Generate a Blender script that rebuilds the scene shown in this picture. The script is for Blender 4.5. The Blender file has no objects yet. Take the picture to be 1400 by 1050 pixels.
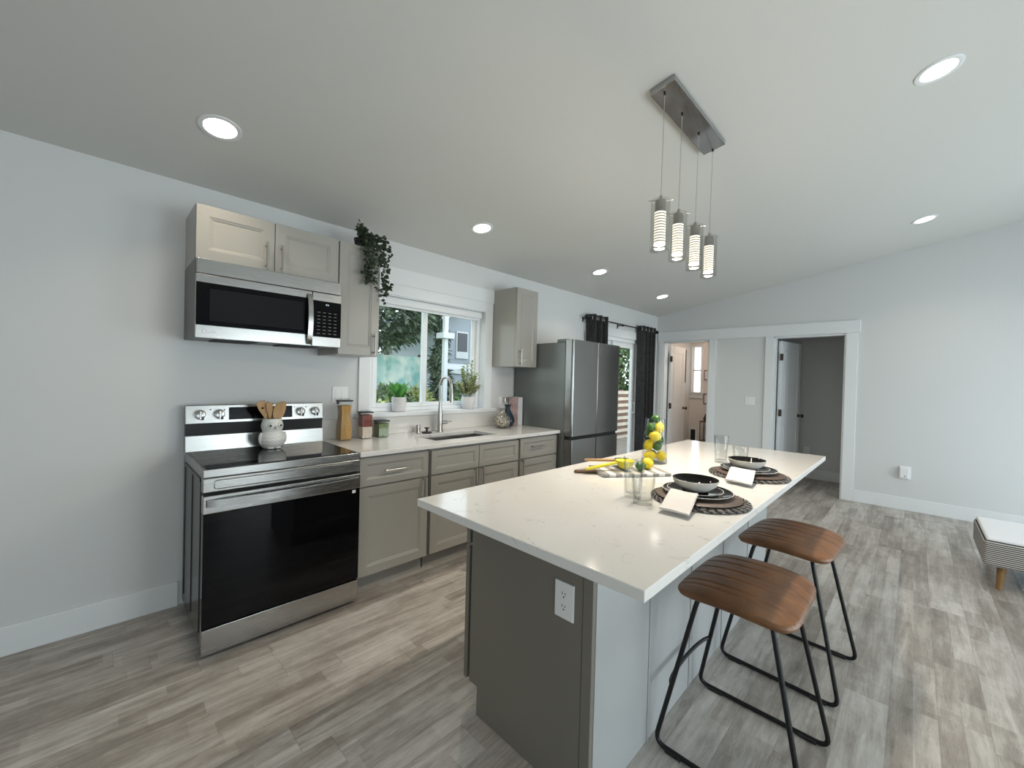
import bpy, bmesh, math, random
from mathutils import Vector, Matrix, Euler
R = math.radians
PI = math.pi
random.seed(7)
S = bpy.context.scene
COL = S.collection

# ------------------------------------------------------------ camera, world, light, exposure
CAM = (-0.36226, -3.08482, 1.38958)
YAW, PIT, ROL, FPX = 0.777579878, -0.01087149, 0.02579131, 559.138
def make_camera():
    F = Vector((math.cos(PIT)*math.cos(YAW), math.cos(PIT)*math.sin(YAW), math.sin(PIT)))
    Rt = Vector((math.sin(YAW), -math.cos(YAW), 0)); U = Rt.cross(F)
    R2 = Rt*math.cos(ROL) + U*math.sin(ROL); U2 = -Rt*math.sin(ROL) + U*math.cos(ROL)
    cd = bpy.data.cameras.new('camera'); cd.sensor_width = 36; cd.lens = FPX/1400*36
    cd.clip_start = .02; cd.clip_end = 200
    co = bpy.data.objects.new('camera', cd); COL.objects.link(co)
    m = Matrix((R2, U2, -F)).transposed().to_4x4(); m.translation = Vector(CAM)
    co.matrix_world = m; S.camera = co
make_camera()
S.view_settings.view_transform = 'Standard'; S.view_settings.look = 'None'
S.view_settings.gamma = 1; S.view_settings.use_curve_mapping = False
S.view_settings.exposure = 0.0
S.cycles.max_bounces = 10; S.cycles.diffuse_bounces = 5; S.cycles.glossy_bounces = 5
S.cycles.transmission_bounces = 8; S.cycles.transparent_max_bounces = 24
S.cycles.caustics_reflective = False; S.cycles.caustics_refractive = False
S.cycles.sample_clamp_indirect = 6; S.cycles.use_denoising = True

WORLD_K = 2.5
wd = bpy.data.worlds.new('world'); S.world = wd; wd.use_nodes = True
nt = wd.node_tree; nt.nodes.clear()
wo = nt.nodes.new('ShaderNodeOutputWorld'); bg = nt.nodes.new('ShaderNodeBackground')
tc = nt.nodes.new('ShaderNodeTexCoord'); sp = nt.nodes.new('ShaderNodeSeparateXYZ')
cr = nt.nodes.new('ShaderNodeValToRGB')
cr.color_ramp.elements[0].position = 0.0; cr.color_ramp.elements[0].color = (.92, .97, 1.0, 1)
cr.color_ramp.elements[1].position = 0.8; cr.color_ramp.elements[1].color = (.62, .76, .95, 1)
nt.links.new(tc.outputs['Generated'], sp.inputs[0]); nt.links.new(sp.outputs['Z'], cr.inputs[0])
nt.links.new(cr.outputs[0], bg.inputs[0]); bg.inputs[1].default_value = WORLD_K
nt.links.new(bg.outputs[0], wo.inputs[0])

def area(name, loc, rot, sx, sy, power, color, portal=False, spread=PI):
    l = bpy.data.lights.new(name, 'AREA'); l.shape = 'RECTANGLE'; l.size = sx; l.size_y = sy
    l.energy = power; l.color = color; l.spread = spread
    if portal: l.cycles.is_portal = True
    o = bpy.data.objects.new(name, l); COL.objects.link(o); o.location = loc; o.rotation_euler = rot
    return o
YS = -5.8      # the wall behind the camera: big windows
DAY = (.86, .93, 1.0)
# daylight at the window openings (the light stands in the opening, outside the pane)
area('daylight_patio', (1.85, YS-.16, 1.07), (R(90), 0, 0), 1.72, 2.06, 58, DAY)
area('daylight_living', (4.6, YS-.30, 1.07), (R(72), 0, 0), 1.72, 2.0, 72, (.82, .91, 1.0))
area('added_fill_daylight', (-.6, YS-.16, 1.07), (R(90), 0, 0), 1.72, 2.06, 22, DAY)  # added fill from an invented window, brightens the lower kitchen cabinets
area('daylight_left', (-2.66, -3.6, 1.45), (R(90), 0, R(-90)), 1.42, 1.22, 4, DAY)
for px_, nm_ in ((1.85, 'portal_patio'), (4.6, 'portal_living'), (-.6, 'portal_added_window')): area(nm_, (px_, YS-.10, 1.05), (R(90), 0, 0), 1.7, 2.1, 1, (1, 1, 1), True)
area('portal_left', (-2.60, -3.6, 1.45), (R(90), 0, R(-90)), 1.4, 1.2, 1, (1, 1, 1), True)
area('portal_sink', (1.76, .20, 1.58), (R(-90), 0, 0), 1.25, 1.0, 1, (1, 1, 1), True)
area('portal_slider', (4.88, .20, 1.02), (R(-90), 0, 0), 1.36, 2.06, 1, (1, 1, 1), True)

# ------------------------------------------------------------ materials
def mat(name, base, rough=.5, metal=0, spec=.5, coat=0, emit=None, ek=0, trans=0, ior=1.45, bump=None, var=None, sheen=0):
    m = bpy.data.materials.new(name); m.use_nodes = True; n = m.node_tree; b = n.nodes['Principled BSDF']
    b.inputs['Base Color'].default_value = (*base, 1); b.inputs['Roughness'].default_value = rough
    b.inputs['Metallic'].default_value = metal; b.inputs['Specular IOR Level'].default_value = spec
    b.inputs['Coat Weight'].default_value = coat; b.inputs['Transmission Weight'].default_value = trans
    b.inputs['IOR'].default_value = ior; b.inputs['Sheen Weight'].default_value = sheen
    if emit: b.inputs['Emission Color'].default_value = (*emit, 1); b.inputs['Emission Strength'].default_value = ek
    tcn = n.nodes.new('ShaderNodeTexCoord'); mp = n.nodes.new('ShaderNodeMapping')
    n.links.new(tcn.outputs['Object'], mp.inputs[0])
    if var:   # (scale, amount, stretch)
        mp.inputs['Scale'].default_value = var[2] if len(var) > 2 else (1, 1, 1)
        no = n.nodes.new('ShaderNodeTexNoise'); no.inputs['Scale'].default_value = var[0]; no.inputs['Detail'].default_value = 5
        n.links.new(mp.outputs[0], no.inputs[0])
        r = n.nodes.new('ShaderNodeValToRGB')
        a = var[1]
        r.color_ramp.elements[0].position = .3; r.color_ramp.elements[1].position = .7
        r.color_ramp.elements[0].color = (*[max(0, c*(1-a)) for c in base], 1)
        r.color_ramp.elements[1].color = (*[min(1, c*(1+a)) for c in base], 1)
        n.links.new(no.outputs['Fac'], r.inputs[0]); n.links.new(r.outputs[0], b.inputs['Base Color'])
    if bump:  # (scale, strength, distance)
        no = n.nodes.new('ShaderNodeTexNoise'); no.inputs['Scale'].default_value = bump[0]; no.inputs['Detail'].default_value = 3
        n.links.new(tcn.outputs['Object'] if len(bump) < 4 else mp.outputs[0], no.inputs[0])
        bp = n.nodes.new('ShaderNodeBump'); bp.inputs['Strength'].default_value = bump[1]; bp.inputs['Distance'].default_value = bump[2]
        n.links.new(no.outputs['Fac'], bp.inputs['Height']); n.links.new(bp.outputs[0], b.inputs['Normal'])
    return m

def glass_mat(name, tint=(1, 1, 1), rough=.0, k=1.0, edge=None):
    m = bpy.data.materials.new(name); m.use_nodes = True; n = m.node_tree; n.nodes.clear()
    o = n.nodes.new('ShaderNodeOutputMaterial'); mx = n.nodes.new('ShaderNodeMixShader')
    t = n.nodes.new('ShaderNodeBsdfTransparent'); g = n.nodes.new('ShaderNodeBsdfGlossy'); f = n.nodes.new('ShaderNodeLayerWeight')
    t.inputs[0].default_value = (*tint, 1); g.inputs['Roughness'].default_value = rough; f.inputs[0].default_value = .5
    p4 = n.nodes.new('ShaderNodeMath'); p4.operation = 'POWER'; p4.inputs[1].default_value = 4.0; n.links.new(f.outputs['Facing'], p4.inputs[0])
    m1 = n.nodes.new('ShaderNodeMath'); m1.operation = 'MULTIPLY_ADD'; m1.inputs[1].default_value = .62*k; m1.inputs[2].default_value = .045*k; n.links.new(p4.outputs[0], m1.inputs[0])
    if edge:
        ec = n.nodes.new('ShaderNodeMixRGB'); ec.inputs[1].default_value = (*tint, 1); ec.inputs[2].default_value = (*edge, 1)
        n.links.new(p4.outputs[0], ec.inputs[0]); n.links.new(ec.outputs[0], t.inputs[0])
    ge = n.nodes.new('ShaderNodeNewGeometry'); fr_ = n.nodes.new('ShaderNodeMath'); fr_.operation = 'SUBTRACT'; fr_.inputs[0].default_value = 1; n.links.new(ge.outputs['Backfacing'], fr_.inputs[1])
    m2 = n.nodes.new('ShaderNodeMath'); m2.operation = 'MULTIPLY'; n.links.new(m1.outputs[0], m2.inputs[0]); n.links.new(fr_.outputs[0], m2.inputs[1])
    n.links.new(m2.outputs[0], mx.inputs[0])
    n.links.new(t.outputs[0], mx.inputs[1]); n.links.new(g.outputs[0], mx.inputs[2])
    n.links.new(mx.outputs[0], o.inputs[0]); return m

def steel_mat(name, base, rough, stretch, metal=1.0):
    m = mat(name, base, rough, metal); n = m.node_tree; b = n.nodes['Principled BSDF']
    tcn = n.nodes.new('ShaderNodeTexCoord'); mp = n.nodes.new('ShaderNodeMapping'); mp.inputs['Scale'].default_value = stretch
    no = n.nodes.new('ShaderNodeTexNoise'); no.inputs['Scale'].default_value = 6; no.inputs['Detail'].default_value = 6
    n.links.new(tcn.outputs['Object'], mp.inputs[0]); n.links.new(mp.outputs[0], no.inputs[0])
    mr = n.nodes.new('ShaderNodeMapRange'); mr.inputs['To Min'].default_value = rough*.75; mr.inputs['To Max'].default_value = rough*1.3
    n.links.new(no.outputs['Fac'], mr.inputs[0]); n.links.new(mr.outputs[0], b.inputs['Roughness'])
    bp = n.nodes.new('ShaderNodeBump'); bp.inputs['Strength'].default_value = .05; bp.inputs['Distance'].default_value = .002
    n.links.new(no.outputs['Fac'], bp.inputs['Height']); n.links.new(bp.outputs[0], b.inputs['Normal'])
    return m

def floor_mat():
    m = bpy.data.materials.new('grey_oak_planks'); m.use_nodes = True; n = m.node_tree; b = n.nodes['Principled BSDF']
    L = n.links.new
    def N(t, **k):
        x = n.nodes.new(t)
        for a, v in k.items(): setattr(x, a, v)
        return x
    def M(op, a, b_=None):
        x = N('ShaderNodeMath', operation=op)
        if hasattr(a, 'links'): L(a, x.inputs[0])
        else: x.inputs[0].default_value = a
        if b_ is not None:
            if hasattr(b_, 'links'): L(b_, x.inputs[1])
            else: x.inputs[1].default_value = b_
        return x.outputs[0]
    tc_ = N('ShaderNodeTexCoord'); s = N('ShaderNodeSeparateXYZ'); L(tc_.outputs['Object'], s.inputs[0])
    W, LEN = .152, 1.22
    v = M('DIVIDE', s.outputs['Y'], W); row = M('FLOOR', v)
    wn = N('ShaderNodeTexWhiteNoise', noise_dimensions='1D'); L(row, wn.inputs['W'])
    u = M('ADD', M('DIVIDE', s.outputs['X'], LEN), M('MULTIPLY', wn.outputs['Value'], 7.3)); cell = M('FLOOR', u)
    cv = N('ShaderNodeCombineXYZ'); L(row, cv.inputs[0]); L(cell, cv.inputs[1])
    w2 = N('ShaderNodeTexWhiteNoise', noise_dimensions='2D'); L(cv.outputs[0], w2.inputs['Vector'])
    # grain coordinates, shifted per plank
    off = M('MULTIPLY', w2.outputs['Value'], 37.0)
    gv = N('ShaderNodeCombineXYZ'); L(M('ADD', M('MULTIPLY', s.outputs['X'], 1.3), off), gv.inputs[0]); L(M('MULTIPLY', s.outputs['Y'], 13.0), gv.inputs[1]); L(off, gv.inputs[2])
    g1 = N('ShaderNodeTexNoise'); g1.inputs['Scale'].default_value = 1.6; g1.inputs['Detail'].default_value = 8; g1.inputs['Roughness'].default_value = .62; g1.inputs['Distortion'].default_value = .5
    L(gv.outputs[0], g1.inputs[0])
    gv2 = N('ShaderNodeCombineXYZ'); L(M('ADD', M('MULTIPLY', s.outputs['X'], 2.6), off), gv2.inputs[0]); L(M('MULTIPLY', s.outputs['Y'], 6.0), gv2.inputs[1]); L(off, gv2.inputs[2])
    g2 = N('ShaderNodeTexNoise'); g2.inputs['Scale'].default_value = 1.5; g2.inputs['Detail'].default_value = 6; g2.inputs['Roughness'].default_value = .7
    L(gv2.outputs[0], g2.inputs[0])
    rmp = N('ShaderNodeValToRGB'); e = rmp.color_ramp.elements
    e[0].position = .30; e[0].color = (.125, .104, .086, 1); e[1].position = .70; e[1].color = (.64, .61, .575, 1)
    x = e.new(.46); x.color = (.305, .272, .240, 1); x = e.new(.57); x.color = (.47, .44, .405, 1)
    gv3 = N('ShaderNodeCombineXYZ'); L(M('ADD', M('MULTIPLY', s.outputs['X'], 5.0), off), gv3.inputs[0]); L(M('MULTIPLY', s.outputs['Y'], 42.0), gv3.inputs[1]); L(off, gv3.inputs[2])
    g3 = N('ShaderNodeTexNoise'); g3.inputs['Scale'].default_value = 2.2; g3.inputs['Detail'].default_value = 5; g3.inputs['Roughness'].default_value = .75; g3.inputs['Distortion'].default_value = 1.2
    L(gv3.outputs[0], g3.inputs[0])
    g4 = N('ShaderNodeTexNoise'); g4.inputs['Scale'].default_value = 9; g4.inputs['Detail'].default_value = 6; g4.inputs['Roughness'].default_value = .7
    L(tc_.outputs['Object'], g4.inputs[0])
    mixv = M('ADD', M('ADD', M('MULTIPLY', g1.outputs['Fac'], .46), M('MULTIPLY', g2.outputs['Fac'], .20)), M('ADD', M('MULTIPLY', g3.outputs['Fac'], .20), M('MULTIPLY', g4.outputs['Fac'], .14)))
    # narrow tonal strips inside a plank, as in a multi-strip print
    r2 = M('FLOOR', M('DIVIDE', s.outputs['Y'], W/2)); wn2 = N('ShaderNodeTexWhiteNoise', noise_dimensions='1D'); L(r2, wn2.inputs['W'])
    c2v = N('ShaderNodeCombineXYZ'); L(r2, c2v.inputs[0]); L(M('FLOOR', M('ADD', M('DIVIDE', s.outputs['X'], .41), M('MULTIPLY', wn2.outputs['Value'], 5.1))), c2v.inputs[1])
    w3 = N('ShaderNodeTexWhiteNoise', noise_dimensions='2D'); L(c2v.outputs[0], w3.inputs['Vector'])
    mixv = M('ADD', mixv, M('MULTIPLY', M('SUBTRACT', w3.outputs['Value'], .5), .10))
    mixv = M('ADD', mixv, M('MULTIPLY', M('SUBTRACT', w2.outputs['Value'], .5), .10))
    L(mixv, rmp.inputs[0])
    # seams
    fv = M('FRACT', v); fu = M('FRACT', u)
    e1 = M('MINIMUM', fv, M('SUBTRACT', 1.0, fv)); e2 = M('MULTIPLY', M('MINIMUM', fu, M('SUBTRACT', 1.0, fu)), LEN/W)
    ed = M('LESS_THAN', M('MINIMUM', e1, e2), .009)
    mx = N('ShaderNodeMixRGB'); mx.blend_type = 'MULTIPLY'; L(M('MULTIPLY', ed, .30), mx.inputs[0]); L(rmp.outputs[0], mx.inputs[1]); mx.inputs[2].default_value = (.2, .18, .16, 1)
    L(mx.outputs[0], b.inputs['Base Color'])
    mr = N('ShaderNodeMapRange'); mr.inputs['To Min'].default_value = .30; mr.inputs['To Max'].default_value = .48; L(g1.outputs['Fac'], mr.inputs[0]); L(mr.outputs[0], b.inputs['Roughness'])
    bp = N('ShaderNodeBump'); bp.inputs['Strength'].default_value = .25; bp.inputs['Distance'].default_value = .002; L(mixv, bp.inputs['Height']); L(bp.outputs[0], b.inputs['Normal'])
    return m

def quartz_mat():
    m = mat('white_quartz', (.72, .70, .675), .10, spec=.5); n = m.node_tree; b = n.nodes['Principled BSDF']
    tcn = n.nodes.new('ShaderNodeTexCoord'); no = n.nodes.new('ShaderNodeTexNoise'); no.inputs['Scale'].default_value = 5; no.inputs['Detail'].default_value = 4; no.inputs['Distortion'].default_value = 1.5
    n.links.new(tcn.outputs['Object'], no.inputs[0])
    r = n.nodes.new('ShaderNodeValToRGB'); e = r.color_ramp.elements
    e[0].position = .485; e[0].color = (0, 0, 0, 1); e[1].position = .515; e[1].color = (0, 0, 0, 1); x = e.new(.5); x.color = (1, 1, 1, 1)
    n.links.new(no.outputs['Fac'], r.inputs[0])
    n2 = n.nodes.new('ShaderNodeTexNoise'); n2.inputs['Scale'].default_value = 14; n2.inputs['Detail'].default_value = 2; n.links.new(tcn.outputs['Object'], n2.inputs[0])
    r2 = n.nodes.new('ShaderNodeValToRGB'); r2.color_ramp.elements[0].position = .52; r2.color_ramp.elements[1].position = .66; n.links.new(n2.outputs['Fac'], r2.inputs[0])
    mu = n.nodes.new('ShaderNodeMath'); mu.operation = 'MULTIPLY'; n.links.new(r.outputs[0], mu.inputs[0]); n.links.new(r2.outputs[0], mu.inputs[1])
    mx = n.nodes.new('ShaderNodeMixRGB'); mx.inputs[1].default_value = (.72, .70, .675, 1); mx.inputs[2].default_value = (.54, .52, .50, 1)
    n.links.new(mu.outputs[0], mx.inputs[0]); n.links.new(mx.outputs[0], b.inputs['Base Color'])
    return m

def stripe_mat(name, axis, period, c1, c2, duty=.5, rough=.8):
    m = mat(name, c1, rough); n = m.node_tree; b = n.nodes['Principled BSDF']
    tcn = n.nodes.new('ShaderNodeTexCoord'); s = n.nodes.new('ShaderNodeSeparateXYZ'); n.links.new(tcn.outputs['Object'], s.inputs[0])
    d = n.nodes.new('ShaderNodeMath'); d.operation = 'DIVIDE'; d.inputs[1].default_value = period; n.links.new(s.outputs[axis], d.inputs[0])
    f = n.nodes.new('ShaderNodeMath'); f.operation = 'FRACT'; n.links.new(d.outputs[0], f.inputs[0])
    g = n.nodes.new('ShaderNodeMath'); g.operation = 'LESS_THAN'; g.inputs[1].default_value = duty; n.links.new(f.outputs[0], g.inputs[0])
    mx = n.nodes.new('ShaderNodeMixRGB'); mx.inputs[1].default_value = (*c1, 1); mx.inputs[2].default_value = (*c2, 1)
    n.links.new(g.outputs[0], mx.inputs[0]); n.links.new(mx.outputs[0], b.inputs['Base Color']); return m

M = {}
M['wall'] = mat('wall_paint', (.64, .645, .645), .65, bump=(220, .08, .001))
M['ceiling'] = mat('ceiling_paint', (.62, .615, .59), .8, bump=(160, .12, .002))
M['trim'] = mat('white_trim', (.75, .76, .77), .35)
M['floor'] = floor_mat()
M['quartz'] = quartz_mat()
M['cab'] = mat('greige_cabinet_paint', (.35, .334, .304), .26, var=(1.2, .03))
M['island'] = mat('island_paint_shaded', (.185, .168, .142), .40)  # shade on the end panel is put into this darker colour
M['toe'] = mat('toe_kick', (.33, .315, .29), .5)
M['dark'] = mat('dark_gap', (.012, .012, .012), .7)
M['display'] = mat('display_glass', (.004, .004, .005), .12, spec=.08)
M['steel'] = steel_mat('brushed_steel', (.42, .415, .405), .25, (1, 30, 60))
M['steelv'] = steel_mat('fridge_steel', (.27, .268, .26), .22, (40, 40, 1), 1.0)
M['fridge_side'] = mat('fridge_side', (.17, .185, .18), .30, .35, bump=(300, .05, .0005))
M['chrome'] = mat('chrome', (.85, .85, .86), .08, 1)
M['canopy'] = mat('pendant_canopy', (.42, .42, .42), .07, 1)
M['nickel'] = mat('brushed_nickel', (.48, .46, .44), .28, 1)
M['bronze'] = mat('oil_bronze', (.09, .07, .055), .4, .8)
M['blackglass'] = mat('black_glass', (.003, .003, .004), .04, spec=.28)
M['cooktop'] = mat('cooktop_glass', (.006, .006, .008), .05, spec=.6)
M['black'] = mat('black_plastic', (.015, .015, .016), .35)
M['stove_side'] = mat('stove_side', (.06, .062, .06), .22, .2)
M['mw_side'] = mat('microwave_side', (.13, .125, .12), .4, .3)
M['mw_glass'] = mat('microwave_window', (.012, .013, .015), .05, spec=.3)
M['white_glow'] = mat('display_digits', (.7, .8, .9), .5, emit=(.8, .9, 1), ek=1.2)
M['logo'] = mat('badge_print', (.75, .75, .75), .4)
M['leather'] = mat('cognac_leather', (.155, .066, .025), .36, var=(9, .40), bump=(60, .15, .001))
M['blackmetal'] = mat('black_powder_metal', (.012, .012, .013), .38, .3)
M['glass'] = glass_mat('window_glass', (.96, .99, .98), .0, .16)
M['tumbler'] = glass_mat('tumbler_glass', (.945, .95, .945), .02, 1.3, (.42, .43, .42))
M['clear'] = glass_mat('clear_glass', (.965, .97, .97), .02, 1.0, (.55, .57, .57))
M['clearp'] = glass_mat('pendant_glass', (.93, .93, .92), .02)
M['crystal'] = mat('lit_crystal', (.9, .88, .8), .3, emit=(1.0, .91, .72), ek=1.45)
M['crystal_core'] = mat('crystal_groove', (.5, .48, .42), .3, emit=(1.0, .86, .62), ek=.12)
M['lamp'] = mat('downlight_lens', (.9, .9, .9), .5, emit=(1.0, .93, .80), ek=9)
M['ceramic_white'] = mat('white_ceramic', (.78, .76, .72), .22)
M['pot'] = mat('white_pot', (.74, .72, .72), .45)
M['utensil'] = mat('bamboo', (.46, .27, .115), .5, var=(25, .18, (1, 1, .2)))
M['pasta'] = mat('spaghetti', (.44, .25, .07), .5, var=(60, .25, (1, 1, .08)))
M['lentil'] = mat('red_beans', (.20, .045, .035), .5, var=(120, .5), bump=(150, .8, .004))
M['beans'] = mat('white_beans', (.66, .55, .46), .5, var=(90, .25), bump=(140, .9, .004))
M['peas'] = mat('split_peas', (.17, .22, .09), .5, var=(130, .5), bump=(160, .9, .004))
M['lid'] = mat('canister_lid', (.5, .5, .5), .3)
M['leaf'] = mat('bright_leaf', (.10, .36, .06), .4, var=(30, .3))
M['leaf_mottled'] = mat('mottled_leaf', (.46, .50, .26), .5, var=(60, .55))
M['leaf_dark'] = mat('ivy_leaf', (.018, .032, .014), .5, var=(40, .4))
M['stem'] = mat('stem', (.10, .12, .04), .6)
M['soil'] = mat('soil', (.05, .035, .025), .9)
M['mercury'] = mat('mercury_glass', (.44, .40, .33), .16, 1, var=(60, .75), bump=(70, 1.0, .02))
M['blueglass'] = mat('blue_glass', (.010, .028, .050), .05, coat=.4)
M['paper'] = mat('book_paper', (.70, .70, .74), .5)
M['pink'] = mat('book_cover', (.62, .45, .44), .5, var=(14, .35))
M['plate'] = mat('black_glaze', (.008, .007, .007), .07, spec=.22)
M['plate_rim'] = mat('cream_rim', (.62, .60, .56), .3)
M['bowl_out'] = mat('cream_stoneware', (.60, .57, .52), .35)
M['charger'] = mat('brown_charger', (.085, .055, .042), .5, var=(30, .3))
M['woven'] = mat('woven_dark', (.030, .026, .024), .6, var=(80, .6))
M['woven_grey'] = mat('woven_grey', (.20, .185, .17), .6, var=(80, .5))
M['napkin'] = mat('white_napkin', (.70, .665, .64), .8, sheen=.2)
M['lemon'] = mat('lemon_skin', (.80, .60, .02), .38, bump=(90, .3, .002))
M['lime'] = mat('lime_skin', (.045, .13, .02), .35, bump=(90, .3, .002), var=(12, .3))
M['yel'] = mat('yellow_enamel', (.72, .62, .04), .3)
M['green'] = mat('green_enamel', (.01, .08, .04), .25)
M['woodh'] = mat('walnut', (.14, .075, .045), .45, var=(20, .3, (1, 8, 1)))
M['curtain'] = mat('black_curtain', (.013, .013, .014), .75, sheen=.2, bump=(120, .4, .003), var=(30, .8))
M['ottoman'] = stripe_mat('ticking_stripe', 'Z', .0135, (.52, .50, .47), (.03, .028, .028), .48)
M['fabric_top'] = mat('pale_fabric', (.80, .80, .82), .9, bump=(200, .3, .002))
M['legwood'] = mat('honey_wood', (.26, .14, .05), .45, var=(18, .3, (1, 1, .2)))
M['rug'] = mat('pale_rug', (.62, .66, .68), .95, bump=(90, .6, .005), var=(30, .2))
M['plate_w'] = mat('switch_plate', (.80, .80, .80), .3)
M['slot'] = mat('outlet_slot', (.02, .02, .02), .5)
M['blind'] = mat('blind_fabric', (.74, .75, .76), .6)
M['vinyl'] = mat('white_vinyl', (.84, .85, .86), .3)
M['stoneboard'] = stripe_mat('striped_board', 'X', .066, (.80, .77, .73), (.30, .275, .265), .5, .4)
M['bark'] = mat('bark', (.07, .05, .035), .9)
M['conifer'] = mat('conifer_green', (.17, .21, .145), .8, var=(2.5, .7))
M['bush'] = mat('bush_green', (.17, .24, .10), .8, var=(3, .6))
M['bush_y'] = mat('bush_yellow', (.42, .44, .18), .8, var=(3, .5))
M['grass'] = mat('lawn', (.16, .24, .09), .95, var=(1.5, .4))
M['siding'] = mat('house_siding', (.42, .45, .50), .8)
M['roofm'] = mat('roof_shingle', (.16, .16, .17), .9)
M['teal'] = mat('teal_reflection', (.36, .62, .56), .6, var=(1.6, .45))
def two_tone(name, c1, c2, scale, rough=.8):
    m = mat(name, c1, rough, var=(scale, .1)); 
    for nd in m.node_tree.nodes:
        if nd.type == 'VALTORGB': nd.color_ramp.elements[0].color = (*c1, 1); nd.color_ramp.elements[1].color = (*c2, 1); nd.color_ramp.elements[0].position = .40; nd.color_ramp.elements[1].position = .60
    return m
M['teal'] = two_tone('blotchy_teal_reflection', (.26, .50, .45), (.68, .74, .64), 2.6)  # teal blotches imitate window reflections in the left pane
M['fence_w'] = mat('pale_fence_board', (.62, .52, .42), .8, var=(4, .15))
M['fence_b'] = mat('brown_wood_and_shadow', (.20, .12, .08), .8, var=(4, .2))  # deck frame and posts, also the painted shadow between pale boards
M['deck'] = mat('deck_boards', (.30, .24, .18), .85, var=(6, .2))
M['bath_wall'] = mat('bath_wall', (.72, .68, .64), .65)
M['gray_ext'] = mat('exterior_face', (.45, .45, .45), .8)

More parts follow.
